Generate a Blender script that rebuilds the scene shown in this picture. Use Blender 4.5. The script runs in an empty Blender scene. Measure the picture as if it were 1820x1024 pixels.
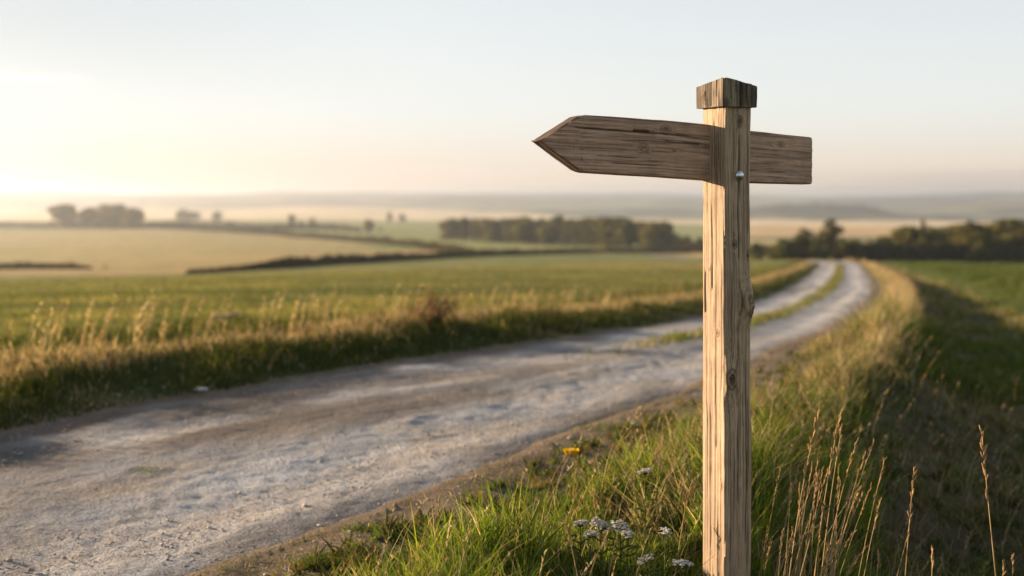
import bpy, math, random
import numpy as np
from mathutils import Vector

# ------------------------------------------------------------------ camera, light, sky
FPX = 40.0/36.0*1820.0          # focal length in photo pixels
HOR = 352.0                     # eye level row in the photo
EYE = 1.2                       # camera height above the verge
SUN_AZ = math.radians(64.0)     # left of the view direction
SUN_EL = math.radians(10.5)

scn = bpy.context.scene
cam_d = bpy.data.cameras.new('camera'); cam = bpy.data.objects.new('camera', cam_d)
scn.collection.objects.link(cam); scn.camera = cam
cam.location = (0, 0, EYE); cam.rotation_euler = (math.radians(90), 0, 0)
cam_d.lens = 40.0; cam_d.sensor_width = 36.0; cam_d.sensor_fit = 'HORIZONTAL'
cam_d.shift_y = -(512.0-HOR)/1820.0
cam_d.clip_start = 0.05; cam_d.clip_end = 40000
cam_d.dof.use_dof = True; cam_d.dof.focus_distance = 3.30; cam_d.dof.aperture_fstop = 1.75
cam_d.dof.aperture_blades = 9

world = bpy.data.worlds.new('World'); scn.world = world; world.use_nodes = True
wn = world.node_tree.nodes; wl = world.node_tree.links
for n in list(wn): wn.remove(n)
wo = wn.new('ShaderNodeOutputWorld'); wb = wn.new('ShaderNodeBackground')
sky = wn.new('ShaderNodeTexSky'); sky.sky_type = 'NISHITA'; sky.sun_disc = False
sky.sun_elevation = SUN_EL; sky.sun_rotation = -SUN_AZ
sky.altitude = 100; sky.air_density = 1.0; sky.dust_density = 1.2; sky.ozone_density = 1.0
wb.inputs['Strength'].default_value = 0.15
def wnode(typ, **k):
    o = wn.new(typ)
    for a, b in k.items(): setattr(o, a, b)
    return o
def wmath(op, a, b=0.0, c=0.0):
    o = wnode('ShaderNodeMath', operation=op)
    for i, v in enumerate((a, b, c)):
        if isinstance(v, (int, float)): o.inputs[i].default_value = v
        else: wl.new(v, o.inputs[i])
    return o.outputs[0]
def wrange(v, a, b, c, d):
    o = wnode('ShaderNodeMapRange', interpolation_type='SMOOTHSTEP')
    wl.new(v, o.inputs[0])
    for i, x in enumerate((a, b, c, d)): o.inputs[i+1].default_value = x
    return o.outputs[0]
def wmix(fac, a, b, mode='MIX'):
    o = wnode('ShaderNodeMix', data_type='RGBA', blend_type=mode)
    if isinstance(fac, (int, float)): o.inputs[0].default_value = fac
    else: wl.new(fac, o.inputs[0])
    for k, v in ((6, a), (7, b)):
        if isinstance(v, tuple): o.inputs[k].default_value = (*v, 1)
        else: wl.new(v, o.inputs[k])
    return o.outputs[2]
gm = wnode('ShaderNodeGamma'); gm.inputs['Gamma'].default_value = 0.17; wl.new(sky.outputs['Color'], gm.inputs['Color'])
wdir = wnode('ShaderNodeTexCoord').outputs['Generated']; sx = wnode('ShaderNodeSeparateXYZ'); wl.new(wdir, sx.inputs[0])
w_el = sx.outputs[2]; w_az = wmath('ARCTAN2', sx.outputs[0], sx.outputs[1])
hs = wnode('ShaderNodeHueSaturation'); hs.inputs['Saturation'].default_value = 1.15; wl.new(gm.outputs[0], hs.inputs['Color'])
skyc = wmix(wrange(w_el, 0.0, 0.085, 1.0, 0.0), hs.outputs['Color'], (1.05, 0.89, 0.81), 'MULTIPLY')
skyc = wmix(1.0, skyc, (1.35, 1.35, 1.36), 'MULTIPLY')
skyc = wmix(wrange(w_el, 0.06, 0.20, 0.0, 1.0), skyc, (0.93, 0.94, 0.945), 'MULTIPLY')
skyc = wmix(wrange(w_el, 0.22, 0.8, 0.0, 1.0), skyc, (0.50, 0.52, 0.55), 'MULTIPLY')
skyc = wmix(wmath('MULTIPLY', wrange(w_el, 0.03, 0.15, 0.0, 1.0), wrange(w_az, -0.46, -0.05, 1.0, 0.0)), skyc, (0.82, 0.845, 0.865), 'MULTIPLY')
wnz = wnode('ShaderNodeTexNoise'); wnz.inputs['Scale'].default_value = 1.0; wnz.inputs['Detail'].default_value = 5
wmp = wnode('ShaderNodeMapping'); wmp.inputs['Scale'].default_value = (14, 14, 160); wl.new(wdir, wmp.inputs['Vector']); wl.new(wmp.outputs[0], wnz.inputs['Vector'])
# low dull cloud bank on the right horizon, a thin bright streak high on the left
el_n = wmath('ADD', w_el, wmath('MULTIPLY', wmath('SUBTRACT', wnz.outputs['Fac'], 0.5), 0.006))
bank_m = wmath('MULTIPLY', wrange(el_n, 0.018, 0.026, 1.0, 0.0), wrange(w_az, 0.22, 0.40, 0.0, 0.75))
skyc = wmix(bank_m, skyc, (0.80, 0.79, 0.84), 'MULTIPLY')
el_c = wmath('ABSOLUTE', wmath('SUBTRACT', el_n, 0.0965))
str_m = wmath('MULTIPLY', wrange(el_c, 0.0, 0.0055, 1.0, 0.0), wmath('MULTIPLY', wrange(w_az, -0.40, -0.345, 1.0, 0.0), wrange(w_az, -0.60, -0.50, 0.0, 1.0)))
skyc = wmix(wmath('MULTIPLY', str_m, 0.8), skyc, (1.25, 1.22, 1.18), 'MULTIPLY')
wl.new(skyc, wb.inputs['Color'])
wl.new(wb.outputs[0], wo.inputs['Surface'])

sun_d = bpy.data.lights.new('sun', 'SUN'); sun = bpy.data.objects.new('sun', sun_d)
scn.collection.objects.link(sun)
sun_d.energy = 4.6; sun_d.angle = math.radians(0.6); sun_d.color = (1.0, 0.71, 0.46)
sdir = Vector((-math.sin(SUN_AZ)*math.cos(SUN_EL), math.cos(SUN_AZ)*math.cos(SUN_EL), math.sin(SUN_EL)))
sun.rotation_euler = sdir.to_track_quat('Z', 'Y').to_euler()
sun.location = sdir*50

scn.view_settings.view_transform = 'Standard'; scn.view_settings.look = 'None'
scn.view_settings.gamma = 1.0; scn.view_settings.exposure = 1.85
scn.render.engine = 'CYCLES'
scn.cycles.use_denoising = True
scn.cycles.max_bounces = 6; scn.cycles.diffuse_bounces = 3; scn.cycles.glossy_bounces = 2
scn.cycles.transmission_bounces = 3; scn.cycles.volume_bounces = 1; scn.cycles.transparent_max_bounces = 6
scn.cycles.sample_clamp_indirect = 6.0

HAZE_DENSITY = 0.00028

# ------------------------------------------------------------------ numeric helpers
def hash2(ix, iy, seed):
    n = (ix.astype(np.int64)*374761393 + iy.astype(np.int64)*668265263 + seed*974634777) & 0xffffffff
    n = ((n ^ (n >> 13))*1274126177) & 0xffffffff
    n = (n ^ (n >> 16)) & 0xffffffff
    return n.astype(np.float64)/4294967295.0

def vnoise(x, y, seed=0):
    x = np.asarray(x, float); y = np.asarray(y, float)
    xi = np.floor(x); yi = np.floor(y); fx = x-xi; fy = y-yi
    fx = fx*fx*(3-2*fx); fy = fy*fy*(3-2*fy)
    a = hash2(xi, yi, seed); b = hash2(xi+1, yi, seed); c = hash2(xi, yi+1, seed); d = hash2(xi+1, yi+1, seed)
    return (a*(1-fx)+b*fx)*(1-fy)+(c*(1-fx)+d*fx)*fy

def fbm(x, y, seed=0, oct=4, gain=0.5):
    s = 0; a = 1.0; t = 0
    for i in range(oct):
        s = s+a*vnoise(x*2.0**i+17.3*i, y*2.0**i-9.1*i, seed+i); t += a; a *= gain
    return s/t          # 0..1

def sst(a, b, x):
    t = np.clip((x-a)/(b-a), 0, 1); return t*t*(3-2*t)

def lerp(a, b, t): return a+(b-a)*t

rng = np.random.default_rng(7)
random.seed(7)

# ------------------------------------------------------------------ terrain function
RR = np.array([6, 8, 12, 16, 20, 30, 40, 50, 70, 80, 100, 125, 150, 180, 220, 260, 400, 600, 800, 1200, 2000, 3000, 4200, 5200, 9500.])
VL = [404.4, 305, 212, 190, 175, 160, 150, 144, 137, 134, 130, 124, 118, 111.5, 104.5, 99, 80, 63, 52, 40, 26, 12, -5, -8, -2]
VR = [404.4, 305, 240, 214, 197, 165, 147, 135, 124, 119, 114, 109, 113, 112, 106, 101, 90, 78, 66, 50, 33, 15, 0, -3, 0]
EL_ = np.array(VL)*RR/FPX; ER_ = np.array(VR)*RR/FPX
LR = np.log(RR)

def catmull(xk, yk, x):
    m = np.gradient(yk, xk)
    i = np.clip(np.searchsorted(xk, x)-1, 0, len(xk)-2)
    h = xk[i+1]-xk[i]; t = np.clip((x-xk[i])/h, 0, 1)
    return (2*t**3-3*t**2+1)*yk[i]+(t**3-2*t**2+t)*h*m[i]+(-2*t**3+3*t**2)*yk[i+1]+(t**3-t**2)*h*m[i+1]

def SPUR(px, r):
    return np.exp(-((px-1450)/140.0)**4-((np.log(np.maximum(r, 1))-math.log(2100))/0.09)**2)

def base_h(x, y):
    x = np.asarray(x, float); y = np.asarray(y, float)
    r = np.sqrt(x*x+y*y); th = np.arctan2(x, y)
    px = 910+FPX*np.tan(np.clip(th, -1.1, 1.1))
    lr = np.log(np.maximum(r, 6.0))
    e = lerp(catmull(LR, EL_, lr), catmull(LR, ER_, lr), sst(250, 1330, px))
    h = EYE-e
    h = np.where(r < 6, 0.0, h)
    # wooded spur on the right, and a rolling skyline
    def hump(pc, pw, rc, rw, amp):
        return amp*np.exp(-((px-pc)/pw)**2-((np.log(np.maximum(r, 1))-math.log(rc))/rw)**2)
    far = sst(1500, 3000, r)
    h = h+SPUR(px, r)*(22+9*(fbm(px/9.0, lr*40, 6, 3)-.5))+hump(1130, 190, 2500, 0.10, 9)
    h = h+hump(1900, 230, 2700, 0.16, 22)+hump(1120, 210, 4900, 0.12, 13)+hump(600, 170, 5100, 0.1, 9)+hump(60, 190, 5100, 0.1, 8)+hump(1345, 55, 5000, 0.1, 9)+hump(1780, 230, 4600, 0.12, 17)+hump(230, 330, 3300, 0.10, 11)+hump(760, 190, 3600, 0.10, 10)
    h = h+far*((fbm(px/170.0, lr*3, 5, 3)-0.5)*24)
    h = h+sst(9, 40, r)*(fbm(x/38.0, y/38.0, 3, 3)-0.5)*np.minimum(0.25+r*0.0015, 1.6)
    return h

def backproject(px, py, hf):
    """first hit of the photo pixel's ray with height function hf"""
    d = np.exp(np.linspace(math.log(2.0), math.log(9000), 6000))
    x = (px-910)/FPX*d
    z = EYE-(py-HOR)/FPX*d
    below = hf(x, d) >= z
    k = int(np.argmax(below)) if below.any() else len(d)-1
    if k > 0:
        z0 = (hf(x[k-1:k+1], d[k-1:k+1])-z[k-1:k+1]); t = -z0[0]/(z0[1]-z0[0]+1e-12); t = min(max(t, 0), 1)
        dd = lerp(d[k-1], d[k], t)
    else: dd = d[0]
    return np.array([(px-910)/FPX*dd, dd])

L_PX = [(0, 762), (200, 722), (400, 690), (600, 657), (800, 627), (1000, 599), (1240, 563), (1320, 543), (1380, 520), (1424, 497), (1446, 480), (1453, 468)]
R_PX = [(316, 1050), (640, 932), (785, 872), (948, 797), (1057, 757), (1184, 712), (1250, 689), (1340, 640), (1430, 602), (1495, 570), (1532, 543), (1549, 517), (1547, 496), (1534, 480), (1514, 467)]
Lw = [backproject(*p, base_h) for p in L_PX]; Rw = [backproject(*p, base_h) for p in R_PX]
def extend(P, back, fwd):
    d0 = P[0]-P[1]; d0 = d0/np.linalg.norm(d0)
    return [P[0]+d0*back]+P+[P[-1]+np.array(fwd)]
bdir = np.array([-0.50, -0.866])
Lw = [Lw[0]+bdir*30, Lw[0]+bdir*12]+Lw+[Lw[-1]+np.array([3, 22.]), Lw[-1]+np.array([3, 50.])]
Rw = [Rw[0]+bdir*30, Rw[0]+bdir*12]+Rw+[Rw[-1]+np.array([3, 22.]), Rw[-1]+np.array([3, 50.])]

def smooth_poly(P, n=10):
    P = np.array(P); out = []
    for i in range(len(P)-1):
        p0 = P[max(i-1, 0)]; p1 = P[i]; p2 = P[i+1]; p3 = P[min(i+2, len(P)-1)]
        # centripetal catmull-rom
        def tj(ti, a, b): return ti+max(np.linalg.norm(b-a), 1e-6)**0.5
        t0 = 0; t1 = tj(t0, p0, p1) if i > 0 else 1e-3+0; t2 = tj(t1, p1, p2); t3 = tj(t2, p2, p3) if i < len(P)-2 else t2+1e-3
        if i == 0: p0 = p1-(p2-p1)*1e-3
        if i >= len(P)-2: p3 = p2+(p2-p1)*1e-3
        for k in range(n):
            t = t1+(t2-t1)*k/n
            a1 = (t1-t)/(t1-t0)*p0+(t-t0)/(t1-t0)*p1; a2 = (t2-t)/(t2-t1)*p1+(t-t1)/(t2-t1)*p2; a3 = (t3-t)/(t3-t2)*p2+(t-t2)/(t3-t2)*p3
            b1 = (t2-t)/(t2-t0)*a1+(t-t0)/(t2-t0)*a2; b2 = (t3-t)/(t3-t1)*a2+(t-t1)/(t3-t1)*a3
            out.append((t2-t)/(t2-t1)*b1+(t-t1)/(t2-t1)*b2)
    out.append(P[-1]); return np.array(out)
LE = smooth_poly(Lw, 6); RE = smooth_poly(Rw, 6)

def sdist(x, y, P, side):
    """signed distance to polyline; side=+1: positive on the left of travel"""
    shp = np.shape(x); x = np.ravel(x); y = np.ravel(y)
    best = np.full(x.shape, 1e18); sg = np.zeros(x.shape)
    for a, b in zip(P[:-1], P[1:]):
        dx, dy = b-a; L2 = dx*dx+dy*dy+1e-12
        t = np.clip(((x-a[0])*dx+(y-a[1])*dy)/L2, 0, 1)
        qx = x-(a[0]+t*dx); qy = y-(a[1]+t*dy)
        d2 = qx*qx+qy*qy
        m = d2 < best
        best = np.where(m, d2, best); sg = np.where(m, dx*qy-dy*qx, sg)
    s = np.sqrt(best)*np.sign(sg)*side
    return s.reshape(shp)

def road_s(x, y):
    x = np.asarray(x, float); y = np.asarray(y, float)
    r = np.sqrt(x*x+y*y); near = r < 260
    sL = np.full(x.shape, 99.0); sR = np.full(x.shape, 99.0)
    if near.any():
        sL[near] = sdist(x[near], y[near], LE, 1); sR[near] = sdist(x[near], y[near], RE, -1)
    return sL, sR

def features(x, y, sL, sR):
    r = np.sqrt(x*x+y*y)
    fade = 1-0.85*sst(40, 170, r); fade = fade*(1-sst(190, 250, r))
    n = fbm(x*0.9, y*0.9, 11, 4)-0.5
    w = np.minimum(1, 0.35+r/60.0)
    l = sL+n*0.35; q = sR+n*0.35
    inside = np.maximum(sL+n*0.22, sR+n*0.22)
    h = -0.06*sst(0, 0.28, -inside)
    bank = 0.11*(1+0.9*n)*sst(0.0, 0.75, l)*(1-0.75*sst(1.6, 5.5, l))
    h = h+np.where(sL > -0.3, bank, 0)*fade
    qc = q+0.42*sst(3.8, 7.5, r)
    v = 0.07*sst(0.3, 0.9, q)-0.42*sst(1.2, 2.05, qc)+0.36*sst(2.6, 4.5, q)
    h = h+np.where(sR > -0.3, v*(1+0.6*n), 0)*fade
    fine = (fbm(x*5, y*5, 21, 3)-0.5)*0.035*(1-sst(10, 30, r))
    return h+fine*np.where(inside < 0, 0.3, 1.0)

def height(x, y):
    x = np.asarray(x, float); y = np.asarray(y, float)
    sL, sR = road_s(x, y)
    return base_h(x, y)+features(x, y, sL, sR)

def at(px, py):
    p = backproject(px, py, height)
    return np.array([p[0], p[1], float(height(np.array([p[0]]), np.array([p[1]]))[0])])
def gz(x, y): return float(height(np.array([x]), np.array([y]))[0])

# ------------------------------------------------------------------ mesh helpers
def link(o, parent=None):
    scn.collection.objects.link(o)
    if parent is not None: o.parent = parent
    return o

def mesh_np(name, V, quads=None, tris=None, mat=None, col=None, smooth=False, parent=None, uv=None):
    me = bpy.data.meshes.new(name)
    V = np.asarray(V, np.float32)
    q = np.zeros((0, 4), np.int32) if quads is None else np.asarray(quads, np.int32)
    t = np.zeros((0, 3), np.int32) if tris is None else np.asarray(tris, np.int32)
    me.vertices.add(len(V)); me.vertices.foreach_set('co', V.ravel())
    loops = np.concatenate([q.ravel(), t.ravel()])
    me.loops.add(len(loops)); me.loops.foreach_set('vertex_index', loops)
    starts = np.concatenate([np.arange(len(q))*4, len(q)*4+np.arange(len(t))*3]).astype(np.int32)
    me.polygons.add(len(starts)); me.polygons.foreach_set('loop_start', starts)
    me.polygons.foreach_set('loop_total', np.concatenate([np.full(len(q), 4), np.full(len(t), 3)]).astype(np.int32))
    if smooth: me.polygons.foreach_set('use_smooth', np.ones(len(starts), bool))
    me.update(calc_edges=True)
    if col is not None:
        c = np.ones((len(V), 4), np.float32); c[:, :3] = col
        a = me.color_attributes.new('Col', 'FLOAT_COLOR', 'POINT'); a.data.foreach_set('color', c.ravel())
    if uv is not None:
        l = me.uv_layers.new(name='UVMap'); l.data.foreach_set('uv', np.asarray(uv, np.float32)[loops].ravel())
    if mat: me.materials.append(mat)
    o = bpy.data.objects.new(name, me)
    return link(o, parent)

def tag(o, label=None, cat=None, group=None, kind=None):
    if label: o['label'] = label
    if cat: o['category'] = cat
    if group: o['group'] = group
    if kind: o['kind'] = kind
    return o

def thing(name, label, cat, loc=(0, 0, 0), group=None):
    o = bpy.data.objects.new(name, None); o.empty_display_size = 0.1
    link(o); o.location = loc
    return tag(o, label, cat, group)

def copy_tree(o, parent=None):
    c = o.copy(); scn.collection.objects.link(c)
    if parent is not None: c.parent = parent
    for ch in list(o.children): copy_tree(ch, c)
    return c

class MB:
    """collects tubes and lumps into one mesh"""
    def __init__(s): s.V = []; s.Q = []; s.T = []; s.C = []; s.n = 0
    def add(s, V, Q=None, T=None, c=(.5, .5, .5)):
        V = np.asarray(V, float)
        if Q is not None and len(Q): s.Q.append(np.asarray(Q)+s.n)
        if T is not None and len(T): s.T.append(np.asarray(T)+s.n)
        C = np.zeros((len(V), 3)); C[:] = c
        s.V.append(V); s.C.append(C); s.n += len(V)
    def tube(s, pts, rad, sides=6, c=(.5, .5, .5), cap=True):
        pts = np.asarray(pts, float); n = len(pts); rad = np.broadcast_to(rad, (n,))
        V = []
        for i in range(n):
            t = pts[min(i+1, n-1)]-pts[max(i-1, 0)]; t = t/(np.linalg.norm(t)+1e-12)
            ref = np.array([1., 0, 0]) if abs(t[0]) < 0.8 else np.array([0, 1., 0])
            a = np.cross(t, ref); a /= np.linalg.norm(a); b = np.cross(t, a)
            for k in range(sides):
                an = 2*math.pi*k/sides; V.append(pts[i]+rad[i]*(a*math.cos(an)+b*math.sin(an)))
        Q = [[i*sides+k, i*sides+(k+1) % sides, (i+1)*sides+(k+1) % sides, (i+1)*sides+k] for i in range(n-1) for k in range(sides)]
        T = []
        if cap:
            V.append(pts[0]); V.append(pts[-1]); m = n*sides
            T = [[m, (k+1) % sides, k] for k in range(sides)]+[[m+1, (n-1)*sides+k, (n-1)*sides+(k+1) % sides] for k in range(sides)]
        s.add(V, Q, T, c)
    def build(s, name, mat, parent=None, smooth=True):
        return mesh_np(name, np.concatenate(s.V), np.concatenate(s.Q) if s.Q else None, np.concatenate(s.T) if s.T else None,
                       mat, np.concatenate(s.C), smooth, parent)

# ------------------------------------------------------------------ materials
class NT:
    def __init__(s, name):
        s.m = bpy.data.materials.new(name); s.m.use_nodes = True; s.t = s.m.node_tree
        for n in list(s.t.nodes): s.t.nodes.remove(n)
        s.out = s.t.nodes.new('ShaderNodeOutputMaterial')
    def n(s, typ, **k):
        o = s.t.nodes.new(typ)
        for a, b in k.items(): setattr(o, a, b)
        return o
    def l(s, a, b): s.t.links.new(a, b)
    def val(s, sock, v):
        if hasattr(v, 'is_linked') or isinstance(v, bpy.types.NodeSocket): s.l(v, sock)
        else: sock.default_value = v
    def noise(s, vec, scale, detail=4, rough=0.55, dist=0.0):
        o = s.n('ShaderNodeTexNoise'); o.inputs['Scale'].default_value = scale; o.inputs['Detail'].default_value = detail
        o.inputs['Roughness'].default_value = rough; o.inputs['Distortion'].default_value = dist
        if vec is not None: s.l(vec, o.inputs['Vector'])
        return o.outputs['Fac']
    def ramp(s, fac, stops):
        o = s.n('ShaderNodeValToRGB'); e = o.color_ramp.elements
        while len(e) < len(stops): e.new(0.5)
        for i, (p, c) in enumerate(stops):
            e[i].position = p; e[i].color = (c[0], c[1], c[2], 1) if not isinstance(c, (int, float)) else (c, c, c, 1)
        s.l(fac, o.inputs['Fac']); return o.outputs['Color']
    def mix(s, fac, a, b, mode='MIX'):
        o = s.n('ShaderNodeMix', data_type='RGBA', blend_type=mode)
        s.val(o.inputs[0], fac)
        for k, v in ((6, a), (7, b)):
            if isinstance(v, tuple): o.inputs[k].default_value = (v[0], v[1], v[2], 1)
            else: s.l(v, o.inputs[k])
        return o.outputs[2]
    def mapping(s, vec, scale=(1, 1, 1), rot=(0, 0, 0)):
        o = s.n('ShaderNodeMapping'); o.inputs['Scale'].default_value = scale; o.inputs['Rotation'].default_value = rot
        s.l(vec, o.inputs['Vector']); return o.outputs['Vector']
    def math(s, op, a, b=0.0):
        o = s.n('ShaderNodeMath', operation=op); s.val(o.inputs[0], a); s.val(o.inputs[1], b); return o.outputs[0]
    def bump(s, h, strength=0.5, dist=0.01):
        o = s.n('ShaderNodeBump'); o.inputs['Strength'].default_value = strength; o.inputs['Distance'].default_value = dist
        s.l(h, o.inputs['Height']); return o.outputs['Normal']
    def principled(s, color, rough=0.85, spec=0.25, metal=0.0, normal=None):
        o = s.n('ShaderNodeBsdfPrincipled')
        if isinstance(color, tuple): o.inputs['Base Color'].default_value = (*color, 1)
        else: s.l(color, o.inputs['Base Color'])
        s.val(o.inputs['Roughness'], rough); o.inputs['Specular IOR Level'].default_value = spec; o.inputs['Metallic'].default_value = metal
        if normal is not None: s.l(normal, o.inputs['Normal'])
        return o.outputs[0]
    def surf(s, sh): s.l(sh, s.out.inputs['Surface']); return s.m

def pos(t): return t.n('ShaderNodeNewGeometry').outputs['Position']
def vcol(t): return t.n('ShaderNodeAttribute', attribute_name='Col').outputs['Color']

def mat_ground():
    t = NT('soil'); p = pos(t); c = vcol(t)
    f1 = t.noise(p, 9, 6, 0.65); f2 = t.noise(p, 1.1, 5)
    c = t.mix(0.9, c, t.ramp(f1, [(0.25, 0.45), (0.55, 1.0), (0.8, 1.5)]), 'MULTIPLY')
    c = t.mix(0.7, c, t.ramp(f2, [(0.3, 0.65), (0.7, 1.3)]), 'MULTIPLY')
    return t.surf(t.principled(c, 0.95, 0.1, normal=t.bump(t.noise(p, 24, 6, 0.7), 0.8, 0.03)))

def mat_field(name, stretch):
    t = NT(name); p = pos(t); c = vcol(t)
    f1 = t.noise(t.mapping(p, stretch), 1.0, 6, 0.6); f2 = t.noise(p, 0.9, 6, 0.65)
    c = t.mix(0.8, c, t.ramp(f1, [(0.3, 0.7), (0.7, 1.28)]), 'MULTIPLY')
    c = t.mix(0.7, c, t.ramp(f2, [(0.3, 0.62), (0.7, 1.32)]), 'MULTIPLY')
    return t.surf(t.principled(c, 0.95, 0.05, normal=t.bump(t.noise(p, 5, 6, 0.7), 0.7, 0.12)))

def mat_road():
    t = NT('gravel_road'); p = pos(t); c = vcol(t)
    uv = t.n('ShaderNodeUVMap').outputs[0]
    streak = t.noise(t.mapping(uv, (2.2, 0.42, 1)), 1.0, 5, 0.62, 0.6)
    grit = t.noise(p, 70, 4, 0.75); grit2 = t.noise(p, 22, 5, 0.7); pat = t.noise(t.mapping(uv, (1.3, 0.7, 1)), 1.6, 5, 0.6, 0.4)
    c = t.mix(0.85, c, t.ramp(streak, [(0.30, 0.52), (0.5, 1.0), (0.7, 1.3)]), 'MULTIPLY')
    warm = t.ramp(pat, [(0.35, (0.86, 0.95, 1.08)), (0.65, (1.12, 1.0, 0.86))])
    c = t.mix(0.8, c, warm, 'MULTIPLY')
    c = t.mix(0.9, c, t.ramp(grit, [(0.3, 0.5), (0.5, 1.0), (0.68, 1.5)]), 'MULTIPLY')
    h = t.math('ADD', t.math('MULTIPLY', grit, 0.35), t.math('MULTIPLY', grit2, 1.0))
    return t.surf(t.principled(c, 0.92, 0.15, normal=t.bump(h, 1.0, 0.045)))

def mat_leaf(name, transl=0.4, var=0.5, scale=1.5):
    t = NT(name); c = vcol(t); p = pos(t)
    c = t.mix(var, c, t.ramp(t.noise(p, scale, 3), [(0.3, 0.55), (0.7, 1.4)]), 'MULTIPLY')
    d = t.n('ShaderNodeBsdfDiffuse'); t.l(c, d.inputs['Color'])
    tr = t.n('ShaderNodeBsdfTranslucent'); t.l(t.mix(1.0, c, (1.15, 1.1, 0.6), 'MULTIPLY'), tr.inputs['Color'])
    m = t.n('ShaderNodeMixShader'); m.inputs[0].default_value = transl
    t.l(d.outputs[0], m.inputs[1]); t.l(tr.outputs[0], m.inputs[2])
    return t.surf(m.outputs[0])

def mat_wood(name, axis_scale, rough=0.75):
    t = NT(name); c = vcol(t); tc = t.n('ShaderNodeTexCoord').outputs['Object']
    g = t.noise(t.mapping(tc, axis_scale), 1.0, 6, 0.7, 0.3)
    g2 = t.noise(tc, 30, 4, 0.6)
    c = t.mix(0.85, c, t.ramp(g, [(0.28, 0.45), (0.5, 1.0), (0.75, 1.35)]), 'MULTIPLY')
    c = t.mix(0.35, c, t.ramp(g2, [(0.3, 0.6), (0.7, 1.3)]), 'MULTIPLY')
    return t.surf(t.principled(c, rough, 0.3, normal=t.bump(g, 0.6, 0.0025)))

def mat_plain(name, color, rough=0.6, spec=0.3, metal=0.0, nscale=60, nstr=0.25):
    t = NT(name); tc = t.n('ShaderNodeTexCoord').outputs['Object']
    f = t.noise(tc, nscale, 4)
    c = t.mix(0.8, color, t.ramp(f, [(0.3, 1-nstr), (0.7, 1+nstr)]), 'MULTIPLY')
    return t.surf(t.principled(c, rough, spec, metal))

def mat_vcol(name, rough=0.7, spec=0.2):
    t = NT(name); c = vcol(t); tc = t.n('ShaderNodeTexCoord').outputs['Object']
    c = t.mix(0.6, c, t.ramp(t.noise(tc, 40, 4), [(0.3, 0.7), (0.7, 1.3)]), 'MULTIPLY')
    return t.surf(t.principled(c, rough, spec))

M_soil = mat_ground(); M_field = mat_field('field_crop', (0.35, 0.06, 1)); M_hill = mat_field('hill_cover', (0.01, 0.004, 0.02))
M_road = mat_road()
M_grass = mat_leaf('grass_blade', 0.45, 0.35, 3.0); M_leaf = mat_leaf('tree_leaf', 0.44, 0.45, 0.35); M_hedge = mat_leaf('hedge_leaf', 0.2, 0.4, 0.5)
M_bark = mat_vcol('bark', 0.9); M_stem = mat_leaf('dry_stem', 0.2, 0.3, 30)
M_post = mat_wood('weathered_oak', (260, 260, 5)); M_arm = mat_wood('arm_oak', (7, 200, 200))

# ------------------------------------------------------------------ ground sheets
def in_poly(x, y, P):
    c = np.zeros(x.shape, bool); n = len(P); j = n-1
    for i in range(n):
        xi, yi = P[i]; xj, yj = P[j]
        cond = ((yi > y) != (yj > y)) & (x < (xj-xi)*(y-yi)/(yj-yi+1e-12)+xi)
        c ^= cond; j = i
    return c

rings = np.concatenate([[0.05], np.exp(np.linspace(math.log(0.4), math.log(3), 36)), np.exp(np.linspace(math.log(3), math.log(170), 400))[1:],
                        np.exp(np.linspace(math.log(170), math.log(9400), 210))[1:]])
fov = math.radians(29)
az = np.concatenate([np.linspace(-math.pi, -fov, 130, endpoint=False), np.linspace(-fov, fov, 900, endpoint=False), np.linspace(fov, math.pi, 130, endpoint=False)])
A, R_ = np.meshgrid(az, rings)
GX = R_*np.sin(A); GY = R_*np.cos(A)
SL, SR = road_s(GX, GY)
GH = base_h(GX, GY)+features(GX, GY, SL, SR)
na = len(az); nr = len(rings)
GPX = 910+FPX*np.tan(np.clip(A, -1.2, 1.2))

hedge_px = {   # field boundaries in the photograph
 'main': [(-300, 492), (60, 489), (340, 487), (480, 479), (620, 470), (740, 462), (830, 456), (920, 453), (1050, 450), (1240, 449)],
 'upper': [(215, 404), (330, 408), (450, 416), (560, 424), (640, 431), (740, 440), (850, 453)],
}
HW = {k: np.array([at(*p)[:2] for p in v]) for k, v in hedge_px.items()}

# region index per vertex
rr = R_
reg = np.zeros(rr.shape, int)        # 0 ground/verge, 1 near green field, 2 upper stubble, 3 right field, 4 hills and far land
main = np.vstack([[[-400, HW['main'][0][1]*0.9]], HW['main'], [[60, 330], [70, 260]]])
sM = sdist(np.where(rr < 3000, GX, 0), np.where(rr < 3000, GY, 3000), main, 1)
nz = (fbm(GX/6, GY/6, 31, 3)-0.5)*2
front = np.abs(A) < 1.35
leftside = (SL > 1.7+nz*0.4) & (SL > SR)
reg[(rr < 330) & front & leftside] = 1
reg[(rr > 40) & front & (sM > 0) & (rr < 1500) & (GPX < 1330)] = 2
reg[(SR > 3.0+nz*0.5) & (SR > SL) & (rr < 260)] = 3
reg[(rr >= 260) & (reg == 0)] = 4
reg[(rr >= 230) & (reg == 3)] = 4
reg[(rr > 1350)] = 4
C = np.zeros(rr.shape+(3,))
def col(c): return np.array(c)
n1 = fbm(GX/1.2, GY/1.2, 41, 4)[..., None]; n2 = fbm(GX/14, GY/14, 42, 4)[..., None]; n3 = fbm(GX/120, GY/260, 43, 4)[..., None]
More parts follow.
